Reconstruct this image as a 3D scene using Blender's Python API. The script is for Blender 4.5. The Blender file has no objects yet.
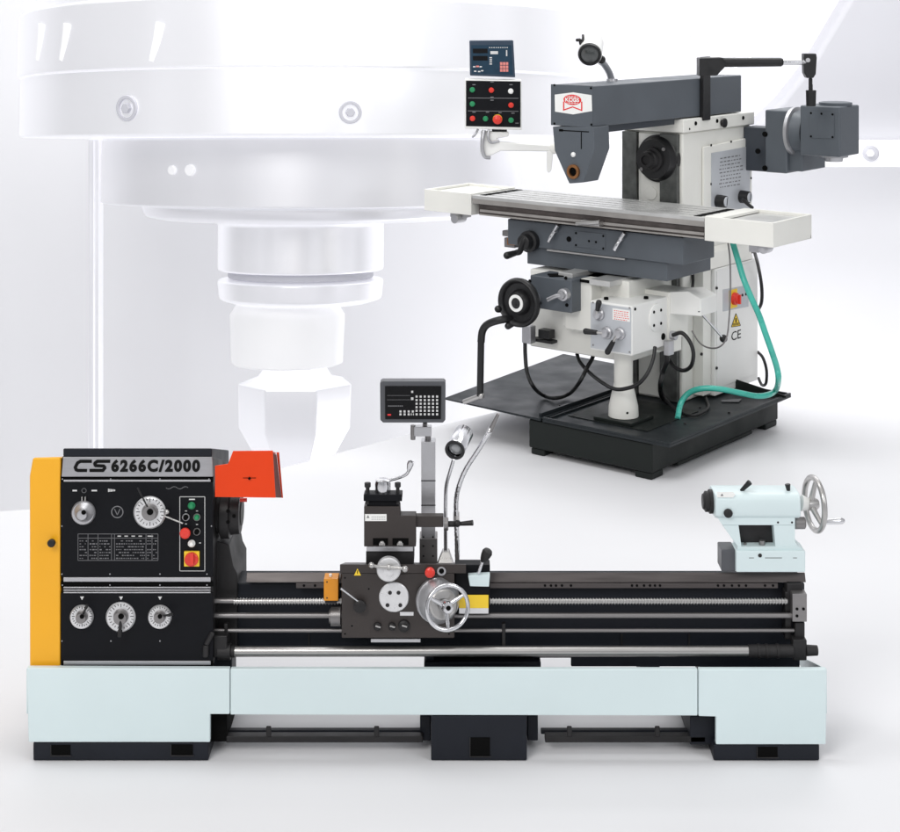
import bpy, bmesh, math, random
from mathutils import Vector, Matrix
random.seed(7)
C = bpy.context.scene.collection
V = Vector
PI = math.pi

# ------------------------------------------------------------------ camera figures
F = 1600.0            # focal length in photograph pixels
EYE = 2.238           # eye height
YL = 4.70             # lathe front plane
TH = math.radians(39) # turn of the milling machine
YM = 7.445
MO = V(((652-450)/F*YM, YM, 0))
AX = V((math.cos(TH), -math.sin(TH), 0)); BX = V((math.sin(TH), math.cos(TH), 0)); ZX = V((0, 0, 1))
EX = V((math.cos(TH), math.sin(TH), 0)); EY = V((-math.sin(TH), math.cos(TH), 0))   # world X / Y seen from the mill

# ------------------------------------------------------------------ materials
def mat(name, col, rough=.5, metal=0., var=.06, scale=6., bump=0., bscale=60., spec=.5, coat=0., rvar=.1, stretch=None, emit=0.):
    m = bpy.data.materials.new(name); m.use_nodes = True
    nt = m.node_tree; N = nt.nodes; L = nt.links
    b = N['Principled BSDF']
    b.inputs['Metallic'].default_value = metal
    b.inputs['Specular IOR Level'].default_value = spec
    b.inputs['Coat Weight'].default_value = coat
    tc = N.new('ShaderNodeTexCoord'); src = tc.outputs['Object']
    if stretch:
        mp = N.new('ShaderNodeMapping'); mp.inputs['Scale'].default_value = stretch
        L.new(src, mp.inputs['Vector']); src = mp.outputs['Vector']
    nz = N.new('ShaderNodeTexNoise'); nz.inputs['Scale'].default_value = scale; nz.inputs['Detail'].default_value = 6
    L.new(src, nz.inputs['Vector'])
    r = N.new('ShaderNodeMapRange'); r.inputs['From Min'].default_value = .3; r.inputs['From Max'].default_value = .7
    r.inputs['To Min'].default_value = 1-var; r.inputs['To Max'].default_value = 1+var
    L.new(nz.outputs['Fac'], r.inputs['Value'])
    mx = N.new('ShaderNodeVectorMath'); mx.operation = 'SCALE'; mx.inputs[0].default_value = col[:3]
    L.new(r.outputs[0], mx.inputs['Scale']); L.new(mx.outputs[0], b.inputs['Base Color'])
    r2 = N.new('ShaderNodeMapRange'); r2.inputs['From Min'].default_value = .3; r2.inputs['From Max'].default_value = .7
    r2.inputs['To Min'].default_value = max(.03, rough-rvar); r2.inputs['To Max'].default_value = min(1, rough+rvar)
    L.new(nz.outputs['Fac'], r2.inputs['Value']); L.new(r2.outputs[0], b.inputs['Roughness'])
    if bump:
        n2 = N.new('ShaderNodeTexNoise'); n2.inputs['Scale'].default_value = bscale; n2.inputs['Detail'].default_value = 3
        L.new(src, n2.inputs['Vector'])
        bp = N.new('ShaderNodeBump'); bp.inputs['Strength'].default_value = bump; bp.inputs['Distance'].default_value = .002
        L.new(n2.outputs['Fac'], bp.inputs['Height']); L.new(bp.outputs[0], b.inputs['Normal'])
    if emit:
        b.inputs['Emission Color'].default_value = (*col[:3], 1); b.inputs['Emission Strength'].default_value = emit
    return m

M = dict(
    aqua=mat('aqua_paint', (.66, .765, .78), .40, var=.03, scale=2.2, bump=.05, bscale=120),
    aqua_d=mat('aqua_tray', (.42, .56, .58), .5, var=.08, scale=5),
    black=mat('black_panel_paint', (.0045, .005, .007), .5, var=.15, scale=8, bump=.06, bscale=220, spec=.16),
    dark=mat('dark_blue_grey_paint', (.010, .012, .018), .5, var=.15, scale=5, bump=.1, bscale=150, spec=.25),
    iron=mat('dark_iron', (.022, .021, .022), .48, metal=.2, spec=.35, var=.3, scale=9, bump=.2, bscale=90),
    brown=mat('brown_grey_enamel', (.042, .035, .033), .45, spec=.35, var=.1, scale=6, bump=.12, bscale=160),
    rail=mat('ground_rail_steel', (.085, .075, .074), .4, metal=.6, var=.15, scale=7, stretch=(1, 12, 12)),
    yellow=mat('yellow_enamel', (.88, .42, .012), .42, var=.03, scale=3, bump=.05, bscale=140),
    amber=mat('amber_enamel', (.66, .25, .008), .45, var=.06, scale=20),
    orange=mat('orange_red_enamel', (.76, .050, .003), .42, spec=.3, var=.05, scale=5, bump=.06, bscale=130),
    oin=mat('orange_red_shaded', (.10, .008, .003), .6, var=.1),  # darker copy of the guard's orange, shade inside it put into the colour
    silver=mat('brushed_silver', (.50, .50, .52), .38, metal=.75, var=.06, scale=30, stretch=(1, 30, 30)),
    alu=mat('nameplate_aluminium', (.36, .36, .38), .45, metal=.45, var=.05, scale=20, stretch=(1, 20, 20)),
    chrome=mat('polished_chrome', (.70, .70, .72), .16, metal=1, var=.02, scale=5, rvar=.02),
    steel=mat('machined_steel', (.50, .49, .48), .3, metal=.9, var=.05, scale=8, rvar=.03, stretch=(.4, 6, 6)),
    steel_d=mat('dull_steel', (.27, .26, .26), .4, metal=.8, var=.08, scale=8, rvar=.04, stretch=(.4, 5, 5)),
    slide=mat('scraped_slideway_steel', (.12, .125, .12), .42, metal=.7, var=.25, scale=25),
    tabletop=mat('table_top_steel', (.60, .60, .59), .36, metal=.5, var=.07, scale=10, rvar=.04),
    tableside=mat('table_edge_steel', (.38, .36, .34), .42, metal=.5, var=.12, scale=12, rvar=.05),
    tableweb=mat('table_web_steel', (.10, .085, .08), .45, metal=.5, var=.25, scale=16),
    dial=mat('engraved_dial_metal', (.72, .72, .73), .35, metal=.6, var=.06, scale=40),
    cream=mat('cream_white_paint', (.81, .805, .76), .42, var=.05, scale=2.5, bump=.14, bscale=110),
    white=mat('white_paint', (.84, .84, .82), .4, var=.03, scale=4, bump=.06, bscale=130),
    greyp=mat('slate_grey_paint', (.088, .101, .117), .46, var=.07, scale=5, bump=.15, bscale=140),
    greyd=mat('deep_slate_paint', (.035, .042, .054), .5, var=.1, scale=5, bump=.15, bscale=140),
    pan=mat('black_green_pan_paint', (.015, .019, .022), .45, var=.2, scale=6, bump=.12, bscale=110, spec=.3),
    base=mat('black_green_base_paint', (.010, .013, .012), .5, var=.15, scale=6, bump=.15, bscale=140, spec=.25),
    plate=mat('grey_label_plate', (.52, .54, .57), .42, metal=.2, var=.04, scale=12),
    rubber=mat('black_rubber', (.009, .009, .010), .42, var=.2, scale=20, spec=.45),
    teal=mat('teal_hose_plastic', (.055, .46, .37), .3, var=.1, scale=14, coat=.2),
    red=mat('red_plastic', (.72, .035, .02), .35, var=.04, coat=.2),
    green=mat('green_plastic', (.012, .24, .09), .35, var=.04, coat=.2),
    whiteb=mat('white_plastic', (.86, .86, .84), .35, var=.02),
    yel=mat('yellow_sticker', (.88, .60, .03), .45, var=.03),
    bronze=mat('bronze_bush', (.33, .15, .06), .35, metal=.8, var=.2, scale=30),
    hole=mat('dark_hole', (.003, .003, .003), .8, spec=.08),
    glass=mat('lamp_lens_glass', (.30, .31, .32), .12, metal=.3, var=.1, coat=.5),
    lens=mat('dark_lens_glass', (.05, .055, .055), .15, var=.1, coat=.5),
    screen=mat('black_screen_glass', (.004, .004, .005), .3, var=.1, spec=.2),
    navy=mat('navy_readout_case', (.035, .055, .085), .4, spec=.3, var=.06),
    blueface=mat('blue_keyboard_foil', (.016, .042, .072), .45, spec=.2, var=.1, scale=30),
    ink=mat('black_ink', (.004, .004, .004), .6, spec=.15),
    inkw=mat('pale_print', (.62, .62, .62), .5, var=.1),
    inkg=mat('grey_print', (.16, .16, .17), .5, var=.15),
    redink=mat('red_print', (.78, .03, .03), .5),
    pink=mat('pink_keys', (.75, .25, .22), .45, var=.1),
    case=mat('dark_grey_case', (.075, .078, .088), .4, var=.06),
    floor=mat('white_studio_floor', (.77, .77, .79), .55, var=.012, scale=.8, rvar=.05, spec=.2),
    wall=mat('white_studio_wall_glow', (.86, .86, .88), .85, var=.02, scale=.5, spec=.05, emit=.09),  # wall glows a little by itself to look brighter, no lamp behind it
    pale=mat('pale_satin_metal_glow', (.86, .86, .89), .30, metal=.65, var=.008, scale=1.5, rvar=.02, emit=.32),  # washed-out haze put into the metal as a glow
    pale_s=mat('pale_shaded_metal_glow', (.77, .77, .80), .34, metal=.5, var=.008, scale=1.5, rvar=.02, emit=.30),  # collar shade painted as a darker tone, haze added as glow
    casing=mat('pale_grey_casing_glow', (.60, .60, .635), .6, var=.01, scale=1.5, rvar=.02, emit=.1),  # slight self-glow stands in for haze over the casing
    pale_w=mat('pale_white_plastic_glow', (.93, .93, .94), .5, var=.006, rvar=.02, emit=.27),  # haze on the white parts made by letting them glow
    pale_d=mat('pale_grey_detail_glow', (.62, .62, .67), .5, var=.02, rvar=.02, emit=.04),  # faint glow added here too, for the same haze
)

# ------------------------------------------------------------------ object helpers
def empty(name, loc=(0, 0, 0), rz=0., label=None, cat=None, group=None):
    o = bpy.data.objects.new(name, None); C.objects.link(o); o.location = loc; o.rotation_euler = (0, 0, rz)
    o.empty_display_size = .1
    if label: o['label'] = label
    if cat: o['category'] = cat
    if group: o['group'] = group
    return o

def build(name, bm, material, parent=None, bevel=0., seg=2, label=None, kind=None, ang=38):
    bmesh.ops.remove_doubles(bm, verts=bm.verts, dist=1e-6)
    bmesh.ops.recalc_face_normals(bm, faces=bm.faces)
    a = math.radians(ang)
    for f in bm.faces: f.smooth = True
    for e in bm.edges:
        if len(e.link_faces) != 2 or e.calc_face_angle(0) > a: e.smooth = False
    me = bpy.data.meshes.new(name); bm.to_mesh(me); bm.free()
    me.materials.append(M[material])
    o = bpy.data.objects.new(name, me); C.objects.link(o)
    if parent: o.parent = parent
    if label: o['label'] = label
    if kind: o['kind'] = kind
    if bevel:
        md = o.modifiers.new('bevel', 'BEVEL'); md.width = bevel; md.segments = seg
        md.limit_method = 'ANGLE'; md.angle_limit = math.radians(35); md.harden_normals = True
        md.use_clamp_overlap = True
    return o

def B(): return bmesh.new()

def hexa(bm, p):
    """p: 8 corners, bottom ring 0-3 then top ring 4-7"""
    v = [bm.verts.new(q) for q in p]
    for f in ((0, 3, 2, 1), (4, 5, 6, 7), (0, 1, 5, 4), (1, 2, 6, 5), (2, 3, 7, 6), (3, 0, 4, 7)):
        bm.faces.new([v[i] for i in f])

def box(bm, x0, x1, y0, y1, z0, z1):
    hexa(bm, [(x0, y0, z0), (x1, y0, z0), (x1, y1, z0), (x0, y1, z0), (x0, y0, z1), (x1, y0, z1), (x1, y1, z1), (x0, y1, z1)])

def obox(bm, o, ex, ey, ez):
    o, ex, ey, ez = V(o), V(ex), V(ey), V(ez)
    hexa(bm, [o, o+ex, o+ex+ey, o+ey, o+ez, o+ex+ez, o+ex+ey+ez, o+ey+ez])

def prism(bm, pts, vec):
    pts = [V(p) for p in pts]; vec = V(vec)
    a = [bm.verts.new(p) for p in pts]; b = [bm.verts.new(p+vec) for p in pts]
    n = len(pts)
    bm.faces.new(a); bm.faces.new(b[::-1])
    for i in range(n): bm.faces.new((a[i], a[(i+1) % n], b[(i+1) % n], b[i]))

def flat(bm, pts): bm.faces.new([bm.verts.new(V(p)) for p in pts])

def frame(ax):
    ax = V(ax).normalized()
    h = V((0, 0, 1)) if abs(ax.z) < .9 else V((1, 0, 0))
    s = ax.cross(h).normalized(); t = ax.cross(s)
    return ax, s, t

def rev(bm, o, ax, prof, n=32):
    """revolve prof [(along, radius)] about ax through o; closed at both ends"""
    o = V(o); ax, s, t = frame(ax); rings = []
    for h, r in prof:
        if r < 1e-6: rings.append([bm.verts.new(o+ax*h)])
        else: rings.append([bm.verts.new(o+ax*h+(s*math.cos(2*PI*i/n)+t*math.sin(2*PI*i/n))*r) for i in range(n)])
    for a, b in zip(rings, rings[1:]):
        for i in range(n):
            j = (i+1) % n
            if len(a) == 1 and len(b) == 1: break
            if len(a) == 1: bm.faces.new((a[0], b[j], b[i]))
            elif len(b) == 1: bm.faces.new((a[i], a[j], b[0]))
            else: bm.faces.new((a[i], a[j], b[j], b[i]))
    if len(rings[0]) > 1: bm.faces.new(rings[0])
    if len(rings[-1]) > 1: bm.faces.new(rings[-1][::-1])

def cyl(bm, p0, p1, r0, r1=None, n=24):
    p0, p1 = V(p0), V(p1); d = p1-p0
    rev(bm, p0, d, [(0, r0), (d.length, r0 if r1 is None else r1)], n)

def ball(bm, o, r, n=16, sx=None):
    k = 8
    rev(bm, o, (0, 0, 1), [(-r*math.cos(PI*i/k), r*math.sin(PI*i/k)) for i in range(k+1)], n)

def spline(pts, k=8):
    pts = [V(p) for p in pts]; q = [pts[0]*2-pts[1]]+pts+[pts[-1]*2-pts[-2]]; out = []
    for i in range(1, len(q)-2):
        a, b, c, d = q[i-1:i+3]
        for j in range(k):
            t = j/k
            out.append(.5*((2*b)+(c-a)*t+(2*a-5*b+4*c-d)*t*t+(3*b-a-3*c+d)*t**3))
    out.append(pts[-1]); return out

def tube(bm, pts, r, n=10, smooth=True, k=8):
    pts = spline(pts, k) if smooth else [V(p) for p in pts]
    rings = []; ax, s, t = frame(pts[1]-pts[0])
    for i, p in enumerate(pts):
        d = (pts[min(i+1, len(pts)-1)]-pts[max(i-1, 0)]).normalized()
        s = (s-d*s.dot(d)).normalized(); t = d.cross(s)
        rr = r(i/(len(pts)-1)) if callable(r) else r
        rings.append([bm.verts.new(p+(s*math.cos(2*PI*j/n)+t*math.sin(2*PI*j/n))*rr) for j in range(n)])
    for a, b in zip(rings, rings[1:]):
        for j in range(n): bm.faces.new((a[j], a[(j+1) % n], b[(j+1) % n], b[j]))
    bm.faces.new(rings[0][::-1]); bm.faces.new(rings[-1])

def torus(bm, o, ax, R, r, n=40, m=12):
    o = V(o); ax, s, t = frame(ax); g = []
    for i in range(n):
        c = s*math.cos(2*PI*i/n)+t*math.sin(2*PI*i/n)
        g.append([bm.verts.new(o+c*R+(c*math.cos(2*PI*j/m)+ax*math.sin(2*PI*j/m))*r) for j in range(m)])
    for i in range(n):
        for j in range(m):
            bm.faces.new((g[i][j], g[(i+1) % n][j], g[(i+1) % n][(j+1) % m], g[i][(j+1) % m]))

def ringflat(bm, o, ax, r0, r1, th, n=32):
    o = V(o); ax, s, t = frame(ax)
    P = lambda r, h, i: o+ax*h+(s*math.cos(2*PI*i/n)+t*math.sin(2*PI*i/n))*r
    g = [[bm.verts.new(P(r, h, i)) for i in range(n)] for r, h in ((r0, 0), (r1, 0), (r1, th), (r0, th))]
    for a, b in zip(g, g[1:]+g[:1]):
        for i in range(n): bm.faces.new((a[i], a[(i+1) % n], b[(i+1) % n], b[i]))

def text(bm, s, o, ex, ey, w=None, h=None, bold=0., th=.0006, space=1.):
    """lettering whose box starts at o, runs along ex and stands along ey; w and h in metres"""
    cu = bpy.data.curves.new('t', 'FONT'); cu.body = s; cu.offset = bold; cu.resolution_u = 4; cu.space_character = space
    ob = bpy.data.objects.new('t', cu); C.objects.link(ob)
    dg = bpy.context.evaluated_depsgraph_get(); me = bpy.data.meshes.new_from_object(ob.evaluated_get(dg))
    bpy.data.objects.remove(ob); bpy.data.curves.remove(cu)
    xs = [v.co.x for v in me.vertices]; ys = [v.co.y for v in me.vertices]
    x0, x1, y0, y1 = min(xs), max(xs), min(ys), max(ys)
    sy = h/(y1-y0); sx = w/(x1-x0) if w else sy
    ex, ey = V(ex), V(ey); nrm = ex.cross(ey).normalized()
    vs = [bm.verts.new(V(o)+ex*((v.co.x-x0)*sx)+ey*((v.co.y-y0)*sy)+nrm*th) for v in me.vertices]
    for p in me.polygons:
        try: bm.faces.new([vs[i] for i in p.vertices])
        except ValueError: pass
    bpy.data.meshes.remove(me)

# ================================================================== LATHE
lathe = empty('engine_lathe', (0, YL, 0), 0,
              'long metal lathe with black headstock, yellow end cover and pale aqua base', 'lathe')

def L(u, v, d=0.):
    y = YL+d
    return V(((u-450)/F*y, d, EYE-v/F*y))
def px(n, d=0.): return n*(YL+d)/F
FR = V((0, -1, 0))    # towards the operator

def lb(bm, u0, u1, v0, v1, d0, d1, drop=None):
    """block whose front face fills u0..u1, v0..v1 at depth d0; the top falls away to the back by drop"""
    a = L(u0, v1, d0); c = L(u1, v0, d0)
    if drop is None:                    # flat top, silhouette kept at v0
        zt = EYE-v0/F*(YL+d1); zb = zt
    else: zt = c.z; zb = c.z-drop*(d1-d0)
    x0, x1, zl = a.x, c.x, a.z
    hexa(bm, [(x0, d0, zl), (x1, d0, zl), (x1, d1, zl), (x0, d1, zl), (x0, d0, zt), (x1, d0, zt), (x1, d1, zb), (x0, d1, zb)])
def lq(bm, u0, u1, v0, v1, d, th=.002):
    """thin plate standing th proud of depth d"""
    a = L(u0, v1, d); c = L(u1, v0, d); box(bm, a.x, c.x, d-th, d-.0001, a.z, c.z)
def lp(bm, pts, d0, d1):
    prism(bm, [L(u, v, d0) for u, v in pts], (0, d1-d0, 0))
def lc(bm, u, v, d, prof, n=32, ax=FR):
    rev(bm, L(u, v, d), ax, [(h, px(r, d)) for h, r in prof], n)
def part(name, m, bm, bevel=0., parent=None, **k): return build(name, bm, m, parent or lathe, bevel, **k)

# --- base, feet, rails
b = B(); lp(b, [(26.5, 668), (229.6, 668.8), (229.6, 714.5), (210, 714.5), (210, 742.5), (28.5, 742.5)], 0, .02)
front = part('base_panel', 'aqua', b, .003)
b = B(); lp(b, [(230.4, 669), (697.6, 669.5), (697.6, 716), (230.4, 715)], .001, .02)
part('base_panel', 'aqua', b, .003)
b = B(); lp(b, [(698.6, 669.5), (827, 669.5), (826, 744.8), (716, 744.8), (716, 717), (698.6, 716.5)], 0, .02)
part('base_panel', 'aqua', b, .003)
for u in (26.5, 825.5):                                             # end panels fall away to the back
    p0 = L(u, 669, .0202); p1 = L(u, 714, .0202); b = B()
    prism(b, [p0, p1, V((p1.x, .42, p1.z)), V((p1.x, .42, p1.z+.012))], (.004, 0, 0)); part('side_panel', 'aqua', b, .001)

def notch_foot(name, u0, u1, v0, holes, d1):
    b = B(); d = .004; x0 = L(u0, 0, d).x; x1 = L(u1, 0, d).x
    box(b, x0, x1, d, d1, .001, L(0, v0, d).z)
    o = part(name, 'dark', b, .004)
    for (a, c, e, f) in holes:
        b = B(); lq(b, a, c, e, f, d, .0015); h = part('lifting_slot', 'hole', b, parent=o)
        b = B(); lq(b, a-1, c+1, f, f+1, d, .004); lq(b, a-1, a, e, f, d, .003); part('slot_lip', 'iron', b, .0008, parent=o)
    return o
notch_foot('foot', 33, 208.5, 742.6, [(51.5, 70.5, 745, 755), (171.5, 193, 744.5, 755)], .40)
notch_foot('foot', 713.5, 819.5, 744.9, [(757.5, 777.5, 747, 757)], .36)
notch_foot('foot', 431, 527, 716.2, [(470.5, 490, 737.5, 756)], .30)
b = B(); lb(b, 209, 227, 714.5, 742, .05, .36, 0); part('foot_web', 'hole', b, .003)
b = B(); lb(b, 690, 715.5, 716.5, 745, .05, .36, 0); part('foot_web', 'dark', b, .003)
b = B(); lb(b, 420, 430.5, 716, 741, .08, .25, 0); part('foot_web', 'dark', b, .003)
b = B(); lb(b, 527.5, 538, 716, 741, .08, .25, 0); part('foot_web', 'dark', b, .003)
for u0, u1, us in ((226, 423, (266, 374)), (545, 706, (567, 655))):
    b = B(); lb(b, u0, u1, 736.5, 743, .05, .08, 0)
    for u in us: lb(b, u, u+5, 727, 737, .045, .055, 0)
    part('tie_rail', 'iron', b, .003)
    b = B(); lb(b, u0-4, u1+3, 730.5, 734.5, .10, .12, 0); part('pipe_rail', 'dark', b, .002)
# --- bed
b = B()
for u0, u1 in ((246, 341), (463, 806)):
    a = L(u0, 582.5, .115); c = L(u1, 571, .115); zt = EYE-572.5/F*(YL+.13)
    hexa(b, [(a.x, .115, a.z), (c.x, .115, a.z), (c.x, .19, a.z), (a.x, .19, a.z),
             (a.x, .13, zt), (c.x, .13, zt), (c.x, .19, zt-.022), (a.x, .19, zt-.022)])
part('bed_way', 'rail', b, .003)
b = B(); a = L(341.5, 582.5, .118); c = L(462.5, 573, .118); box(b, a.x, c.x, .118, .19, a.z, c.z); part('bed_way', 'rail', b, .003)
b = B(); a = L(250, 600, .26); c = L(806, 592, .26); zt = L(0, 590, .30).z
box(b, L(246, 0, .26).x, L(790, 0, .3).x, .27, .32, zt-.16, zt-.01); part('bed_way', 'rail', b, .003)
b = B(); a = L(212, 655.5, .15); c = L(806, 583, .15)
box(b, a.x, c.x-.004, .15, .26, a.z, c.z-.001); web = part('bed', 'dark', b, .004)
b = B()
for u in (308, 502, 621, 688.5): lb(b, u, u+1.6, 634, 652, .146, .149, 0)
part('web_rib', 'iron', b, 0, parent=web)
b = B(); lb(b, 296, 330, 583.4, 588.5, .112, .148, 0); part('gear_rack', 'rail', b, .0015)
b = B(); lb(b, 488, 778, 583.4, 588.5, .112, .148, 0)
rack = part('gear_rack', 'rail', b, .0015)
b = B()
for u in (545, 551, 556, 562, 571, 632, 637, 644, 650, 655, 660, 718, 724, 732, 739, 746, 765, 773, 304, 315):
    lc(b, u, 585.6, .112, [(0, 1.3), (.002, 1.2)], 10)
part('screw', 'hole', b, parent=rack)
for u0, u1 in ((211, 232), (640, 660), (700, 800)):
    b = B(); lb(b, u0, u1, 655, 690, .16, .26, 0); part('bed_leg', 'dark', b, .006)
b = B(); lb(b, 424, 541, 662, 690, .15, .28, 0); part('bed_leg', 'dark', b, .006)
b = B(); lb(b, 426, 434, 655, 661.8, .16, .26, 0); part('bed_foot', 'dark', b, .003)
b = B(); lb(b, 533, 600, 655.2, 658, .16, .26, 0); part('bed_foot', 'dark', b, .001)
b = B(); lb(b, 571, 800, 655.5, 667, .14, .15, 0); part('bed_skirt', 'dark', b, .004)

# lead screw with real thread ridges, feed rods, switch shaft
b = B()
def screw(u0, u1, v, d, r, pitch):
    x0, x1 = L(u0, v, d).x, L(u1, v, d).x; n = int((x1-x0)/pitch); prof = []
    for i in range(n):
        h = i*pitch; prof += [(h, r), (h+pitch*.34, r), (h+pitch*.46, r*.74), (h+pitch*.88, r*.74)]
    rev(b, L(u0, v, d), (1, 0, 0), prof, 14)
screw(234, 790, 601.3, .09, px(3.4), px(3.1))
part('lead_screw', 'steel', b)
b = B(); cyl(b, L(212, 600.8, .09), L(234.2, 600.8, .09), px(2.7)); part('lead_screw_shaft', 'steel_d', b)
b = B(); cyl(b, L(212, 615.5, .09), L(794, 615.5, .09), px(2.8)); part('feed_rod', 'steel_d', b)
b = B(); cyl(b, L(212, 630.5, .09), L(794, 630.5, .09), px(2)); part('control_rod', 'steel_d', b)
for u in (502, 224):
    b = B(); lb(b, u, u+3.5, 624, 648, .08, .10, 0); part('rod_hanger', 'iron', b, .002)
b = B(); cyl(b, L(228, 651.5, .07), L(750, 651, .07), px(5.2), n=32); shaft = part('switch_shaft', 'steel', b)
b = B(); cyl(b, L(748, 651, .07), L(793, 651, .07), px(6.4), n=32)
for u in (757, 765, 776): cyl(b, L(u, 651, .07), L(u+3, 651, .07), px(7.1), n=32)
cyl(b, L(806, 650.5, .07), L(817.5, 650.5, .07), px(5.6), px(5), n=32); part('shaft_sleeve', 'iron', b, .0015)
b = B(); cyl(b, L(218, 651.5, .07), L(231, 651.5, .07), px(8.2), n=32); cyl(b, L(231, 651.5, .07), L(235, 651.5, .07), px(6), n=32)
part('shaft_collar', 'iron', b, .0015)
b = B(); lb(b, 793, 807, 640, 661, .06, .1, 0); lb(b, 795, 805, 622.5, 641, .08, .12, 0); lb(b, 785, 792, 592, 640, .1, .148, 0)
part('end_bracket', 'iron', b, .004)
b = B(); lb(b, 792.5, 807, 594, 622, .07, .11, 0); ep = part('end_plate', 'steel_d', b, .002)
b = B()
for u, v in ((797, 609), (803.5, 609), (797, 616)): lc(b, u, v, .07, [(0, 1.5), (.002, 1.4)], 12)
part('screw', 'hole', b, parent=ep)
b = B(); lb(b, 787, 803, 583.5, 594, .10, .148, 0); part('end_block', 'iron', b, .004)

# --- headstock
b = B(); zt = L(0, 478, .04).z
p = [L(62, 666, .04), L(212.5, 666, .04)]
hexa(b, [(p[0].x, .04, L(0, 667.5, .04).z), (p[1].x, .04, L(0, 667.5, .04).z), (p[1].x, .42, L(0, 667.5, .04).z), (p[0].x, .42, L(0, 667.5, .04).z),
         (p[0].x, .04, L(0, 456, .04).z), (p[1].x, .04, L(0, 456, .04).z), (p[1].x, .42, L(0, 456, .04).z-.13), (p[0].x, .42, L(0, 456, .04).z-.13)])
head = part('headstock', 'iron', b, .004)
b = B(); a = L(63, 456.6, .038); c = L(212, 448.3, .038)
hexa(b, [(a.x, .038, a.z), (c.x, .038, a.z), (c.x, .4, a.z-.135), (a.x, .4, a.z-.135), (a.x, .038, c.z), (c.x, .038, c.z), (c.x, .4, c.z-.107), (a.x, .4, c.z-.107)]); part('top_lid', 'dark', b, .004, parent=head)
b = B(); lb(b, 61, 213, 482.5, 577, .030, .0399, 0); pan1 = part('control_panel', 'black', b, .0015)
b = B(); lb(b, 61, 213, 593.3, 661, .030, .0399, 0); pan2 = part('feed_panel', 'black', b, .0015)
for v0, v1 in ((582.2, 586.5), (661, 667), (476, 482)):
    b = B(); lb(b, 61, 213, v0, v1, .033, .0399, 0); part('panel_gap', 'hole', b, 0, parent=head)
b = B()                                                             # slanting nameplate
n0 = L(61.5, 476.8, .028); n1 = L(213, 476.8, .028); n2 = L(212, 457, .038); n3 = L(63, 457, .038)
prism(b, [n0, n1, n2, n3], (0, .010, 0)); npl = part('nameplate', 'alu', b, .0015)
ey = (n3-n0); ey.x = 0; ey = ey.normalized(); ex = V((1, 0, 0))
b = B(); o = n0+ey*px(4.6)+ex*px(111.2-61.5)
text(b, '6266C/2000', o, ex, ey, px(89.5), px(12.4), .058, .001, 1.24)
# the slanted C and S of the maker's mark as strokes
def stroke(pts, w=3.3):
    P2 = [n0+ex*px(u-61.5)+ey*px((476.8-v))+V((0, -.001, 0)) for u, v in pts]
    for a, c in zip(P2, P2[1:]):
        d = (c-a).normalized(); nn = V((0, -1, 0)).cross(d).normalized()*px(w/2); e = d*px(.55)
        flat(b, [a-e-nn, c+e-nn, c+e+nn, a-e+nn])
stroke([(91, 461.7), (80, 461.7), (77.2, 463.2), (75, 467.6), (76, 470.0), (78, 470.6), (86.5, 470.6)])
stroke([(109.5, 461.7), (97, 461.7), (94.4, 463.6), (95.2, 465.9), (103.5, 466.3), (105, 468), (103, 470.6), (90, 470.6)])
part('lettering', 'ink', b, 0, parent=npl)
def strip(v0, v1, par, u0=63.5, u1=210.5):
    b = B(); lb(b, u0, u1, v0, v1, .027, .0325, 0); part('trim_strip', 'silver', b, .0008, parent=par)
strip(480, 481.8, head); strip(577.6, 581.8, head)
for v in (587.2, 589.8, 592.2): strip(v, v+1.1, head)
strip(661.2, 665, head)
b = B()
for u, v in ((62.5, 479), (110.7, 479), (160, 479), (209, 479), (62, 526), (211.5, 526), (62, 574), (110, 574), (160, 574), (207, 574),
             (110, 585), (160, 585), (62.5, 585), (207, 585), (62, 641), (111, 641), (160, 641)):
    lc(b, u, v, .030, [(0, .75), (.002, .6)], 10)
part('screw', 'silver', b, 0, parent=pan1)

# cover at the gear end
b = B(); zb = L(0, 667.5, .05).z
pts = [L(29.5, 667.5, .03), L(60.3, 667.5, .03), L(60.3, 457.2, .03), L(32.6, 457.6, .03), L(29.3, 476, .03)]
v0 = [b.verts.new(q) for q in pts]; v1 = [b.verts.new(q+V((0, .36, -.10 if i > 1 else 0))) for i, q in enumerate(pts)]
b.faces.new(v0); b.faces.new(v1[::-1])
for i in range(5): b.faces.new((v0[i], v0[(i+1) % 5], v1[(i+1) % 5], v1[i]))
cov = part('end_cover', 'yellow', b, .006)
b = B(); lc(b, 53, 541, .03, [(0, 1.6), (.012, 1.6), (.013, 3.8), (.022, 4), (.026, 3), (.027, 0)]); part('latch_knob', 'rubber', b, parent=cov)

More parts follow.
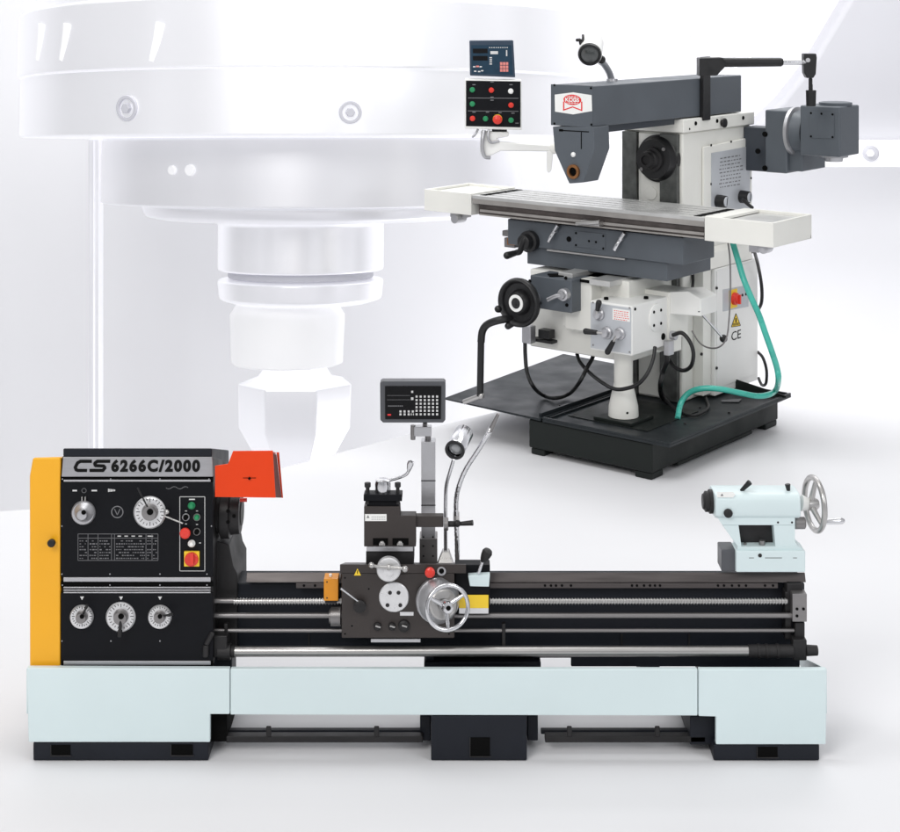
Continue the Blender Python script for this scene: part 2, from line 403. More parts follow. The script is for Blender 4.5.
# selector knobs and dials
def knob(u, v, r, par, lever=None, style=0, d=.03):
    b = B(); lc(b, u, v, d, [(0, r), (.006, r), (.009, r*.94), (.012, r*.90)], 40)
    k = part('selector_dial', 'dial' if style else 'silver', b)
    b = B()
    if style == 0: lc(b, u, v, d-.012, [(0, r*.82), (.012, r*.60), (.02, r*.42), (.026, r*.40), (.028, .01)], 36)
    else: lc(b, u, v, d-.012, [(0, r*.52), (.010, r*.48), (.018, r*.42), (.020, .01)], 36)
    part('hub', 'silver' if style == 0 else 'steel_d', b, parent=k)
    b = B(); lc(b, u, v, d-.041 if style == 0 else d-.033, [(0, r*.2), (.003, r*.18)], 16); part('hub_cap', 'hole', b, parent=k)
    b = B()                                                          # engraved ticks
    for i in range(24):
        a = 2*PI*i/24; r0, r1 = (r*.72, r*.86) if i % 3 else (r*.62, r*.86)
        p = L(u+math.sin(a)*r0, v-math.cos(a)*r0, d-.0126); q = L(u+math.sin(a)*r1, v-math.cos(a)*r1, d-.0126)
        s = V((math.cos(a), 0, -math.sin(a)))*px(.3)
        if style: flat(b, [p-s, q-s, q+s, p+s])
    if style: part('graduation_mark', 'ink', b, parent=k)
    else: b.free()
    if lever:
        a, l, w = lever; a = math.radians(a)
        p = L(u+math.sin(a)*r*.2, v-math.cos(a)*r*.2, d-.026); q = L(u+math.sin(a)*l, v-math.cos(a)*l, d-.034)
        b = B(); cyl(b, p, p.lerp(q, .7), px(w*.7), px(w*.7)); cyl(b, p.lerp(q, .6), q, px(w), px(w*.9), 12); part('lever', 'rubber', b, .0006, parent=k)
    return k
k = knob(83.7, 512.4, 12, pan1)
b = B()
for du in (-1.6, 1.6): lb(b, 83.5+du-.5, 83.5+du+.5, 497, 502, .020, .030, 0)
part('pointer', 'steel', b, .0003, parent=k)
k = knob(150, 512, 16.2, pan1, (-27, 27, 1.1), 1)
b = B(); cyl(b, L(150+14, 512+4, .014), L(183, 523.5, -.01), px(.8)); ball(b, L(167, 512, .018), px(2.6)); part('lever', 'steel', b, parent=k)
knob(82, 616.5, 11.8, pan2, (25, 13, 1.5), 1); knob(121, 616.5, 14.8, pan2, (184, 20.5, 2.4), 1); knob(160, 616.5, 11.8, pan2, (80, 13.5, 1.5), 1)
b = B()
for u in (82, 121, 160):
    flat(b, [L(u-2, 596.6, .0296), L(u, 600.2, .0296), L(u+2, 596.6, .0296)])
part('marking', 'inkw', b, parent=pan2)
# printed marks and the speed chart
b = B()
def pl(bm, u0, v0, u1, v1, w=.45, d=.0296):
    a, c = L(u0, v0, d), L(u1, v1, d); dd = (c-a).normalized(); s = V((0, -1, 0)).cross(dd)*px(w/2); flat(bm, [a-s, c-s, c+s, a+s])
for u0, u1 in ((72.5, 77), (91.5, 97)): pl(b, u0, 490.6, u1, 490.6, 1.5)
for x in range(6): pl(b, 108+x*1.25, 490.4, 108.9+x*1.25, 490.4, 3.2-.3*x)
part('marking', 'inkw', b, parent=pan1)
b = B(); ringflat(b, L(117.3, 512, .0297), FR, px(5.2), px(6.2), .0004)
pl(b, 114.5, 509, 117.3, 515, .8); pl(b, 120, 509, 117.3, 515, .8); ringflat(b, L(84, 490.6, .0297), FR, px(2.0), px(2.4), .0004)
part('marking', 'inkg', b, parent=pan1, label='round printed badge on the black panel')
b = B(); r2 = random.Random(3)
for v in (534, 538.2, 560.5): pl(b, 78, v, 158, v, .5)
for u in (78, 88, 98, 111.5, 114.5, 146, 152, 158): pl(b, u, 534, u, 560.5, .5)
for row in range(7):
    v = 541+row*2.9
    for u0, u1 in ((79.5, 87), (89.5, 97), (99.5, 110.5), (116, 145), (147.2, 151), (153, 157)):
        u = u0
        while u < u1-1:
            w = r2.uniform(.8, 2.6)
            if r2.random() < .8: pl(b, u, v, min(u+w, u1), v, r2.uniform(.7, 1.3))
            u += w+.8
part('speed_chart', 'inkg', b, parent=pan1)
b = B()
for i in range(4): pl(b, 117.5+i*7, 536.2, 121+i*7, 536.2, 1)
pl(b, 147.5, 536.2, 153, 536.2, 1); part('marking', 'inkw', b, parent=pan1)
b = B()
for i in range(14):
    pl(b, 166+i*1.6, 488+math.sin(i*.9)*1.2, 167.3+i*1.6, 487.6+math.sin(i*.9+.9)*1.2, .6)
part('marking', 'inkg', b, parent=pan1)
# switch panel
b = B()
for a in ((179.8, 496.8, 204.8, 496.8), (179.8, 571, 204.8, 571), (179.8, 496.8, 179.8, 571), (204.8, 496.8, 204.8, 571)): pl(b, *a, .6)
pl(b, 189, 499.4, 195, 499.4, 1.2)
for u, v in ((197, 511), (197, 524.5), (186, 524), (200, 543), (186, 511)): pl(b, u-1, v, u+1, v, .8)
part('marking', 'inkw', b, parent=pan1)
def button(u, v, r, m, par, ring='silver', d=.03, h=.012):
    b = B(); lc(b, u, v, d, [(0, r), (.004, r), (.006, r*.85)], 24); k = part('push_button', ring, b)
    b = B(); lc(b, u, v, d-.005, [(0, r*.72), (h-.004, r*.7), (h, r*.5), (h+.0005, 0.01)], 24); part('button_cap', m, b, parent=k); return k
button(191.7, 505.5, 3.7, 'green', pan1, 'green'); button(186, 517, 3.7, 'hole', pan1); button(197, 517, 3.7, 'green', pan1, 'steel_d')
b = B(); lc(b, 186, 531.5, .03, [(0, 3), (.012, 3), (.013, 5.3), (.02, 5.3), (.024, 4), (.025, 0.01)], 28); part('emergency_button', 'red', b, parent=pan1)
button(197, 531.5, 3.7, 'hole', pan1, 'steel_d'); button(191.7, 543.3, 3.7, 'whiteb', pan1, 'whiteb')
b = B(); lb(b, 184, 199.3, 551.7, 566.7, .022, .03, 0); ms = part('main_switch', 'yel', b, .001)
b = B(); lc(b, 191.6, 559.2, .022, [(0, 7), (.006, 6.8), (.008, 6)], 32); k = part('rotary_knob', 'red', b, parent=ms)
b = B(); lb(b, 190, 193.4, 553.5, 565, .002, .014, 0); part('knob_grip', 'red', b, .001, parent=ms)

# chuck guard, spindle nose
b = B(); g = [L(u, v, .02) for u, v in ((215, 466), (228, 464), (233, 451.2), (272.8, 450.8), (275.6, 497.8), (215, 497))]
prism(b, g, (0, .004, 0))
back = V((0, .09, -.030)); dn = V((0, .0045, -.003))
prism(b, [g[2]+dn, g[3]+dn, g[3]+dn+back, g[2]+dn+back], (0, 0, -.003)); prism(b, [g[1]+dn, g[2]+dn, g[2]+dn+back, g[1]+dn+back], (.003, 0, -.004))
gd = part('chuck_guard', 'orange', b, .002)
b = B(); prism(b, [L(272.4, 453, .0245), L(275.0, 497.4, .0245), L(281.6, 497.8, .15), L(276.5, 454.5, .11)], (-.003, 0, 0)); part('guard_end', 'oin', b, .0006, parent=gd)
b = B(); p0, p1 = L(276.5, 452.5, .108), L(281.6, 497.8, .15); q0, q1 = L(279, 452.5, .108), L(283, 498, .15)
prism(b, [p0, p1, q1, q0], (0, .003, 0)); part('guard_edge', 'orange', b, 0, parent=gd)
b = B(); lc(b, 249.5, 478.2, .02, [(0, 1.3), (.006, 1.2)], 12); pl(b, 243, 478, 256, 478, .7, .0195); part('latch_knob', 'hole', b, parent=gd)
b = B(); cx = L(212, 512, .16); rev(b, cx, (1, 0, 0), [(0, .062), (.03, .062), (.031, .078), (.058, .078), (.06, .066), (.088, .064), (.09, .04), (.093, .04)], 48)
sp = part('spindle_nose', 'iron', b, .002)
b = B()
for u, v in ((228, 511), (228, 522), (234, 516)): lc(b, u, v, .083, [(0, 2), (.003, 1.8)], 12)
part('cam_lock', 'hole', b, parent=sp)
b = B(); cyl(b, L(240, 500, .12), L(247, 500, .12), px(2)); part('guard_pivot', 'red', b, .001, parent=gd)
# lower side castings by the headstock
b = B(); p0 = L(212, 548, .2); lp(b, [(213, 540), (229, 545), (233, 566), (237, 574), (237, 655), (213, 655)], .13, .36); part('headstock_foot', 'iron', b, .004)
b = B(); lb(b, 213, 227, 636, 658, .05, .12, 0); cyl(b, L(206, 645, .025), L(213, 632, .03), px(2.5)); cyl(b, L(205.5, 657, .025), L(206, 645, .025), px(3)); part('lever_boss', 'iron', b, .004)

# --- carriage
b = B(); lp(b, [(341.5, 573.5), (454.5, 573.5), (454.5, 638.5), (341.5, 638.5)], .03, .11)
ap = part('apron', 'brown', b, .004)
b = B(); a = L(340, 573.3, .028); c = L(466, 564.5, .028); zb = EYE-562.5/F*(YL+.26)
hexa(b, [(a.x, .028, a.z), (c.x, .028, a.z), (c.x, .26, a.z-.05), (a.x, .26, a.z-.05), (a.x, .028, c.z), (c.x, .028, c.z), (c.x, .26, zb), (a.x, .26, zb)]); sad = part('saddle', 'brown', b, .003)
b = B(); lq(b, 371, 420.5, 638.2, 641.4, .04, .008); part('oil_strip', 'silver', b, .0006, parent=ap)
b = B(); lc(b, 394, 596.8, .03, [(0, 15), (.004, 15), (.006, 14.2)], 48); dp = part('cover_disc', 'dial', b, parent=ap)
b = B()
for du, dv in ((-4, -4), (4.5, -4), (-6.5, 8.5), (6.3, 8.5)): lc(b, 394+du, 596.8+dv, .0238, [(0, 2.0), (.0015, 1.9)], 16)
part('screw', 'iron', b, parent=dp)
b = B(); lq(b, 400, 413.5, 612, 615.6, .03, .001); part('data_plate', 'dial', b, 0, parent=ap)
b = B(); flat(b, [L(354, 574.6+1, .0268), L(361, 574.6+1, .0268), L(357.5, 568.5, .0268)]); lab = part('warning_label', 'yel', b)
b = B(); flat(b, [L(357.1, 574, .0266), L(357.9, 574, .0266), L(358, 570.6, .0266), L(357, 570.6, .0266)]); part('marking', 'ink', b, parent=lab)
for u, v, r in ((377.5, 626, 4), (392, 626, 3.8), (404, 625.5, 6)):
    b = B(); lc(b, u, v, .03, [(0, r), (.008, r*.95), (.012, r*.6), (.014, r*.6), (.0145, 0.01)], 24); k = part('control_knob', 'iron', b)
    b = B(); cyl(b, L(u-2, v, .012), L(u+3, v+1.5, .012), px(.9)); part('knob_grip', 'steel', b, parent=k)
b = B(); lc(b, 360, 604, .03, [(0, 4.5), (.01, 4.5), (.012, 6.3), (.022, 6.3), (.026, 4), (.027, 0.01)], 28); kb = part('feed_lever', 'iron', b)
b = B(); cyl(b, L(357.5, 601, .008), L(340.5, 588, -.03), px(1), px(1.3), 12); part('lever', 'chrome', b, parent=kb)
b = B()
for u, v in ((368.8, 589), (352, 626), (345, 634), (449, 634), (345, 578)): lc(b, u, v, .03, [(0, .9), (.001, .8)], 10)
part('screw', 'hole', b, parent=ap)
# apron hand wheel
b = B(); wc = L(437, 600, .03); wf = L(447.5, 607.6, -.075); ax = (wf-wc).normalized(); Lg = (wf-wc).length
rev(b, wc, ax, [(0, px(22.3)), (.014, px(22.3)), (.018, px(21)), (.03, px(20.4)), (.046, px(17)), (.06, px(15))], 56)
dl = part('feed_dial', 'silver', b)
b = B(); ringflat(b, wc+ax*.0185, ax, px(17.5), px(20.6), .001, 56); part('graduation_ring', 'dial', b, parent=dl)
b = B(); rev(b, wc+ax*.05, ax, [(0, px(14.5)), (.02, px(14.5)), (.024, px(13))], 40); part('wheel_disc', 'steel', b, parent=dl)
hw = empty('hand_wheel'); hw.parent = lathe
b = B(); torus(b, wf, ax, px(21), px(2.1), 56, 12); part('rim', 'chrome', b, parent=hw)
_, s, t = frame(ax)
for k3 in range(3):
    a = math.radians((150, 270, 32)[k3]); d = V((math.cos(a), 0, math.sin(a))); d = (d-ax*d.dot(ax)).normalized()
    b = B(); cyl(b, wf-ax*.012+d*px(3), wf-ax*.002+d*px(20.2), px(2.6), px(1.7), 14); part('spoke', 'chrome', b, parent=hw)
b = B(); rev(b, wf-ax*.03, ax, [(0, px(6)), (.03, px(6)), (.038, px(5)), (.04, .001)], 28); part('hub', 'chrome', b, parent=hw)
b = B(); rev(b, wf+ax*.0105, ax, [(0, px(2.4)), (.003, px(2))], 20); part('hub_cap', 'hole', b, parent=hw)
b = B()
for u, v in ((440, 601), (444, 614), (436, 609), (452, 597)): rev(b, L(u, v, 0)-V((0, .012+.004, 0))-V((0,.012,0)), ax, [(0, px(1.2)), (.004, px(1.1))], 12)
part('screw', 'hole', b, parent=dl)
# cross slide dial with ball handle
b = B(); lc(b, 389, 566.5, .02, [(0, 7), (.01, 7), (.011, 12), (.028, 12), (.031, 11), (.032, 5), (.04, 4.6), (.042, .01)], 44); cd = part('cross_slide_dial', 'dial', b)
b = B(); tube(b, [L(372, 565.5, -.03), L(380, 567, -.028), L(389, 567.5, -.026), L(398, 568, -.028), L(404, 568.5, -.03)], lambda t: px(1.3)+px(.8)*(1-abs(2*t-1)), 12)
ball(b, L(371.5, 565.3, -.03), px(3)); ball(b, L(405, 569, -.03), px(3.2)); ball(b, L(389, 567.4, -.026), px(3)); part('ball_handle', 'steel', b, parent=cd)
b = B(); lc(b, 430, 571, .028, [(0, 3), (.008, 3), (.009, 5), (.017, 5), (.021, 3.4), (.022, .01)], 28); part('stop_button', 'red', b, parent=ap)
b = B(); lc(b, 441.5, 571, .028, [(0, 4.4), (.004, 4.4), (.005, 3)], 28); k = part('push_button', 'silver', b)
b = B(); lc(b, 441.5, 571, .0228, [(0, 2.6), (.004, 2.4)], 24); part('button_cap', 'hole', b, parent=k)
b = B(); lb(b, 323.8, 338.2, 579, 601, .05, .10, 0); st = part('feed_stop', 'amber', b, .0015)
b = B(); cyl(b, L(330.5, 579.5, .07), L(330.5, 574, .07), px(1.6)); part('plunger', 'whiteb', b, .0008, parent=st)
b = B()
for v in (582, 598): lc(b, 327, v, .05, [(0, .8), (.001, .7)], 10)
lb(b, 325, 337, 601.2, 603.5, .06, .09, 0); part('screw', 'iron', b, parent=st)
b = B(); cyl(b, L(331, 616, .085), L(341, 616, .085), px(9.8), n=36); cyl(b, L(329.3, 616, .085), L(331, 616, .085), px(7), n=36); part('clutch_collar', 'steel_d', b, .001)
# lever housing right of apron
b = B(); lb(b, 455, 490, 565, 612, .07, .118, 0); hs = part('lever_housing', 'black', b, .003)
b = B(); lp(b, [(468, 576), (490, 575), (489, 587), (470, 586.5)], .045, .075); part('housing_cap', 'aqua', b, .002)
b = B(); lq(b, 459, 488.5, 594.8, 608, .069, .002); lab = part('yellow_plate', 'yel', b, .0005)
b = B(); lq(b, 459, 488.5, 608, 613.5, .069, .002); part('white_plate', 'dial', b, .0005)
b = B(); tube(b, [L(478, 577, .06), L(479, 571, .05), L(481.5, 564, .045), L(483, 560, .042)], px(2), 12); ll = part('carriage_lever', 'chrome', b)
b = B(); rev(b, L(482.6, 561.5, .043), L(489, 549, .03)-L(482.6, 561.5, .043), [(0, px(2)), (.008, px(3.6)), (.022, px(4.9)), (.034, px(5.4)), (.041, px(4.4)), (.044, px(.1))], 24); part('lever_grip', 'iron', b, parent=ll)

# --- cross slide and tool post
b = B(); lb(b, 366, 413.5, 551, 572, .06, .20, .2); part('cross_slide', 'iron', b, .002)
b = B(); lb(b, 366.5, 413, 547, 551.5, .055, .12, .3); part('swivel_plate', 'silver', b, .001)
b = B(); lp(b, [(364, 506.5), (400, 506.5), (400.5, 515.8), (416, 515.8), (416, 546.8), (364, 546.8)], .07, .115); cs = part('compound_slide', 'brown', b, .002)
b = B(); lp(b, [(413.8, 516.2), (443.5, 516.2), (443.5, 527.4), (413.8, 527.4)], .085, .115); part('tool_bar', 'brown', b, .002)
b = B(); lq(b, 365, 386.6, 514, 521, .07, .0015); lab = part('data_plate', 'whiteb', b, .0005, parent=cs)
b = B()
flat(b, [L(366.5, 518, .0682), L(369.5, 518, .0682), L(368, 515.2, .0682)])
for i in range(8): pl(b, 371.5+i*1.8, 517, 372.8+i*1.8, 517, .5, .0682); pl(b, 371.5+i*1.8, 519.3, 372.8+i*1.8, 519.3, .5, .0682)
part('marking', 'inkg', b, parent=cs)
b = B(); lq(b, 373, 388, 538.2, 545, .07, .0015); lq(b, 392.5, 408.5, 538.2, 545, .07, .0015); part('slot', 'hole', b, parent=cs)
b = B()
for u in (382, 400): lc(b, u, 543, .069, [(0, 2.5), (.006, 2.5), (.008, 1.8)], 20)
lb(b, 379, 385, 543.5, 546, .062, .07, 0); lb(b, 397, 403, 543.5, 546, .062, .07, 0)
part('clamp_bolt', 'steel', b, .0005, parent=cs)
b = B(); lb(b, 363.6, 402, 494.5, 501.5, .055, .12, .1); lb(b, 367, 399, 501.5, 507, .075, .11, 0); tp = part('tool_post', 'black', b, .002)
b = B()
for u, d in ((367.3, .07), (398, .07), (368, .105), (397.5, .105)):
    cyl(b, L(u, 492.8, d), L(u, 486, d), px(1.6), n=12); cyl(b, L(u, 487, d), L(u, 482.6, d), px(2.9), n=8); cyl(b, L(u, 500, d), L(u, 504, d), px(2), n=8)
part('clamp_bolt', 'iron', b, .0006, parent=tp)
b = B(); lc(b, 382.8, 493.5, .09, [(0, 7.8), (.030, 7.8), (.040, 7.2), (.043, 5.5), (.0435, .01)], 36, (0, 0, 1)); tc = part('clamp_hub', 'chrome', b, parent=tp)
b = B(); tube(b, [L(388, 480.5, .1), L(398, 478, .09), L(406, 474.5, .085), L(409, 470, .08)], px(1.6), 12)
rev(b, L(408.3, 471.5, .08), L(411.5, 459.5, .075)-L(408.3, 471.5, .08), [(0, px(1.5)), (.008, px(2.4)), (.024, px(3.6)), (.032, px(3.2)), (.036, px(.1))], 20); part('clamp_lever', 'chrome', b, parent=tp)
b = B(); lc(b, 443.8, 524, .11, [(0, 6.5), (.012, 6.5), (.014, 5.5)], 32, (1, 0, 0)); dd = part('end_dial', 'steel_d', b)
b = B(); cyl(b, L(447, 524, .11), L(455, 524, .11), px(3)); cyl(b, L(455, 524.2, .11), L(473, 522.8, .1), px(1.8), px(2.8), 16); ball(b, L(457.5, 523.5, .10), px(3.6)); part('crank_handle', 'iron', b, parent=dd)

# --- read-out on its post
b = B(); lb(b, 421.3, 435.3, 437.5, 540, .20, .25); ps = part('readout_post', 'silver', b, .002)
b = B()
for v in (480.5, 505): lb(b, 421, 435.6, v, v+.8, .198, .2, 0)
part('post_seam', 'iron', b, 0, parent=ps)
b = B(); lb(b, 419.5, 437.3, 531, 575, .19, .26); pf = part('post_foot', 'steel_d', b, .002)
b = B()
for u in (423.5, 433):
    for v in (537, 546, 556): lc(b, u, v, .19, [(0, 1), (.002, .9)], 10)
part('screw', 'iron', b, parent=pf)
b = B(); lb(b, 414, 431.5, 427, 436.5, .19, .22, 0); br = part('readout_bracket', 'silver', b, .0015)
b = B(); cyl(b, L(413, 425, .2), L(413, 439.5, .2), px(2.6)); cyl(b, L(425, 428, .21), L(425, 422, .19), px(2.5)); cyl(b, L(428, 442, .225), L(428, 430, .21), px(3.2)); part('clamp_bolt', 'steel_d', b, .0006, parent=br)
b = B(); lp(b, [(382, 381.3), (443.8, 381.3), (445.6, 383), (445.4, 420), (443, 422.8), (383, 422.8), (380.3, 420), (380, 383)], .16, .20)
ro = part('readout_display', 'plate', b, .002, label='dark bordered read-out with keypad on grey post')
ro.data.materials[0] = M['case']
b = B(); lp(b, [(385, 386.2), (441.2, 386.2), (440.8, 419.2), (385.2, 419.2)], .157, .1599); part('screen', 'screen', b, .0006, parent=ro)
b = B()
def key(u, v, w=1.0, h=1.0): lq(b, u-w, u+w, v-h, v+h, .157, .0012)
for r in range(6):
    for c in range(6):
        u = 416.3+c*4.1; v = 396.5+r*3.55
        if r == 2 and c == 1: pass
        key(u+.3, v)
for c in range(6): key(400.5+c*4.1 if c < 4 else 412, 414.3)
for c in range(4): key(400.5+c*4.1, 411.4)
key(412.2, 391.8); key(412.2, 398.6, 1.2, 1.3); 
part('key', 'inkw', b, parent=ro)
b = B(); 
for v in (395.5, 399.8): pl(b, 387, v, 410, v, .35, .1566)
for i in range(9): pl(b, 388+i*1.7, 406, 389.2+i*1.7, 406, 1.1, .1566)
part('marking', 'inkg', b, parent=ro)
b = B(); pl(b, 387.5, 414.8, 391, 414.8, 1.6, .1566); part('marking', 'redink', b, parent=ro)

# --- work lamp and coolant pipe
b = B(); tube(b, [L(446, 572, .22), L(445.6, 535, .22), L(445.6, 500, .21), L(446.5, 485, .2), L(450, 472, .19), L(453.8, 459, .18)], px(2), 12); wl = part('lamp_stem', 'chrome', b)
b = B(); prism(b, [L(437, 566, .19), L(454, 566, .19), L(449, 551.5, .21), L(442.5, 551.5, .21)], (0, .03, 0)); part('stem_bracket', 'steel', b, .002, parent=wl)
a0, a1 = L(464.2, 432.6, .20), L(455.2, 449.5, .10); hx = a1-a0; hl = hx.length
lh = empty('work_lamp'); lh.parent = lathe
b = B(); rev(b, a0, hx, [(0, px(3)), (.003, px(9.2)), (.006, px(10)), (hl*.75, px(10.2)), (hl, px(10.4)), (hl+.002, px(9.6)), (hl-.02, px(8.4))], 40); part('lamp_head', 'chrome', b, parent=lh)
b = B(); rev(b, a0-hx*.10, hx, [(0, px(3)), (hl*.12, px(3.4))], 16); part('lamp_cap', 'rubber', b, .001, parent=lh)
b = B(); ringflat(b, a1+hx.normalized()*.001, hx, px(7.6), px(10.4), .005, 40); part('lamp_rim', 'rubber', b, parent=lh)
b = B(); rev(b, a1-hx.normalized()*.012, hx, [(0, px(8)), (.006, px(7)), (.012, px(4)), (.014, .001)], 32); part('lamp_lens', 'glass', b, parent=lh)
b = B(); tube(b, [L(457.5, 573, .2), L(457, 540, .2), L(456.3, 520, .2), L(456.3, 500, .19), L(459, 486, .18), L(466, 469, .17), L(478, 450.5, .15), L(488, 434.5, .13), L(491, 428, .125)], lambda t: px(2.5)+(px(.25) if int(t*90) % 2 else 0), 12, k=14)
cp = part('coolant_pipe', 'chrome', b)
b = B(); cyl(b, L(490, 431, .127), L(498.5, 413.5, .11), px(2.7), px(1.6)); part('pipe_nozzle', 'steel_d', b, .0006, parent=cp)
b = B(); cyl(b, L(456.4, 522, .2), L(456.3, 512, .2), px(3.3), n=8); part('pipe_nut', 'steel', b, .001, parent=cp)

# --- tailstock
ts = empty('tailstock'); ts.parent = lathe
ts['label'] = 'pale aqua tailstock with spoked wheel'
b = B(); lb(b, 736, 805.5, 551, 572.5, .10, .18, 0); part('tailstock_base', 'aqua', b, .004, parent=ts)
b = B(); lb(b, 721.5, 735.6, 550, 571.5, .115, .19, 0); part('base_side', 'case', b, .003, parent=ts)
b = B(); o_ = [(715.5, 514.6), (795, 514.6), (795, 542), (804.5, 551.5), (736.5, 551.5), (738, 547.5)]
h_ = [(738.7, 525.2), (773.5, 525.2), (775.5, 546.8), (742, 546.8), (739.5, 540)]
lp(b, [(715.5, 514.6), (795, 514.6), (795, 525.2), (722.5, 525.2)], .115, .18)
lp(b, [(722.5, 525.4), (738.6, 525.4), (741.5, 546.8), (737.8, 546.8)], .115, .18)
lp(b, [(773.6, 525.4), (795, 525.4), (795, 542), (798.5, 546.6), (775.4, 546.6)], .115, .18)
lp(b, [(737.8, 546.9), (800, 546.7), (804.5, 551.2), (736.5, 551.2)], .112, .18)
part('tailstock_body', 'aqua', b, .001, parent=ts)
b = B(); lb(b, 738, 777, 524, 547, .15, .155, 0); part('window_back', 'iron', b, parent=ts)
b = B(); lc(b, 762, 547, .13, [(0, 3), (.02, 3)], 16, (0, 0, 1)); lc(b, 745, 547, .13, [(0, 1.6), (.012, 1.6)], 12, (0, 0, 1)); part('clamp_bolt', 'steel_d', b, .0006, parent=ts)
b = B(); r_ = px(12.6, .15)                                           # barrel: rounded block
cz = EYE-503/F*(YL+.15); x0 = L(715.5, 0, .105).x; x1 = L(801, 0, .105).x
cy = .165; hw_, hh_ = .06, r_
prof = []
for i in range(24):
    a = 2*PI*i/24; c_, s_ = math.cos(a), math.sin(a)
    prof.append((math.copysign(abs(c_)**.45, c_)*hw_, math.copysign(abs(s_)**.45, s_)*hh_))
prism(b, [V((x0, cy+p, cz+q)) for p, q in prof], (x1-x0, 0, 0)); part('barrel', 'aqua', b, .004, parent=ts)
b = B(); rev(b, V((x0, cy, cz)), (-1, 0, 0), [(0, .036), (.010, .036), (.012, .031), (.022, .031), (.026, .024), (.030, .022)], 36); part('quill', 'iron', b, .001, parent=ts)
b = B(); flat(b, [L(717, 492, .103), L(733, 492, .103), L(735.5, 494.5, .103), L(733, 497.5, .103), L(717, 497.5, .103)]); lab = part('data_plate', 'whiteb', b, parent=ts)
b = B(); flat(b, [L(720.5, 496, .1024), L(723.5, 496, .1024), L(722, 493.5, .1024)]); part('marking', 'inkg', b, parent=ts)
b = B(); lc(b, 728, 513, .105, [(0, 4.4), (.006, 4.4), (.008, 3.2), (.009, 1.4)], 24); part('quill_clamp', 'iron', b, parent=ts)
for p, q in (((741, 491, .15), (750, 482, .14)), ((788.5, 491, .15), (787.5, 484, .15))):
    b = B(); cyl(b, L(*p), L(*q), px(1.8), px(3), 14); part('clamp_lever', 'rubber', b, .002, parent=ts)
b = B(); lc(b, 760, 555.5, .10, [(0, 2), (.002, 1.8)], 14)
for u0, u1 in ((749, 754), (765, 782), (793, 797)): pl(b, u0, 558, u1, 558, .6, .0995)
for u, v in ((778, 522.5), (792, 522.5)): lc(b, u, v, .115, [(0, 1.1), (.001, 1)], 10)
part('screw', 'iron', b, parent=ts)
wc2 = L(814.5, 504, .165); wax = V((1, .17, .0)).normalized()
wh = ts
def tpart(name, m, bm): return part(name, m, bm, 0, parent=wh)
b = B(); torus(b, wc2, wax, px(25.6, .165), px(2.9, .165), 56, 12)
for k3 in range(3):
    a = math.radians(90+120*k3+8); d = V((0, math.cos(a), math.sin(a))); d = (d-wax*d.dot(wax)).normalized()
    cyl(b, wc2-wax*.012+d*px(2), wc2+d*px(25), px(3.4), px(2.2), 14)
rev(b, wc2-wax*.025, wax, [(0, px(6.5)), (.03, px(6)), (.036, px(4.5))], 28)
build('hand_wheel', b, 'steel', wh)
b = B(); cyl(b, L(801, 503, .16), wc2-wax*.02, px(8.5), px(6)); part('wheel_hub', 'whiteb', b, .001, parent=ts)
b = B(); lc(b, 795, 523, .15, [(0, 6), (.028, 6), (.031, 5)], 28, (1, 0, 0)); part('offset_screw', 'steel_d', b, parent=ts)
dF = V((.17, -1, 0)).normalized(); ha = wc2+(dF*math.cos(math.radians(26))-V((0, 0, 1))*math.sin(math.radians(26)))*px(25.6)
b = B(); rev(b, ha, wax, [(0, px(2)), (.008, px(2.6)), (.045, px(3.3)), (.06, px(3.2)), (.066, px(2)), (.067, .001)], 20); build('wheel_grip', b, 'chrome', wh)
# ================================================================== MILLING MACHINE
mill = empty('milling_machine', MO, -TH,
             'cream and slate grey milling machine with overarm on a black drip pan', 'milling machine')

def at(u, v, a=None, b=None, z=None, y=None):
    """point of the mill (its own axes) seen at u, v on the plane a=, b=, z= or world depth y="""
    du, dv = (u-450)/F, v/F
    if a is not None: t = (a+MO.dot(AX))/(du*AX.x+AX.y)
    elif b is not None: t = (b+MO.dot(BX))/(du*BX.x+BX.y)
    elif z is not None: t = (EYE-z)/dv
    else: t = y
    w = V((t*du, t, EYE-t*dv))-MO
    return V((w.dot(AX), w.dot(BX), w.z))
def mp(name, m, bm, bevel=0., parent=None, **k): return build(name, bm, m, parent or mill, bevel, **k)
PX = .0048                                                          # a photograph pixel at the mill
NA, NB = V((1, 0, 0)), V((0, -1, 0))                                # faces looking right / to the front

# base and pan
b = B(); box(b, -.71, 0, 0, 1.25, .032, .172)
for x0, x1 in ((-.70, -.62), (-.10, -.004)):
    for y0, y1 in ((.004, .11), (1.12, 1.246)): box(b, x0, x1, y0, y1, 0, .033)
box(b, -.10, -.003, .24, .98, .012, .033)
mp('machine_base', 'base', b, .008)
b = B(); box(b, -.62, .10, -.01, 1.20, .173, .186)
box(b, -.62, .10, -.01, .006, .1861, .196); box(b, .086, .0999, .0061, 1.20, .1861, .196)
box(b, -.60, .08, 1.185, 1.1995, .1861, .196)
pan = mp('drip_pan', 'pan', b, .002)
b = B(); hexa(b, [(-1.245, -.01, .186), (-.63, -.012, .176), (-.63, 1.2, .176), (-1.36, 1.228, .186),
                  (-1.245, -.01, .192), (-.63, -.012, .188), (-.63, 1.2, .188), (-1.36, 1.228, .192)]); mp('splash_wing', 'pan', b, .0015)
b = B(); box(b, -.664, -.648, .02, 1.1, .188, .205); box(b, -.60, -.59, .02, 1.1, .187, .197); mp('pan_ridge', 'pan', b, .003)
b = B(); p = [at(716, 392, b=1.10), at(716, 373, b=1.10), at(786, 396, b=1.10), at(786, 398, b=1.10)]
prism(b, p, (0, .008, 0)); mp('splash_guard', 'base', b, .001)
b = B(); box(b, -.56, -.10, .12, .60, .187, .190); mp('pan_grate', 'base', b, .001)
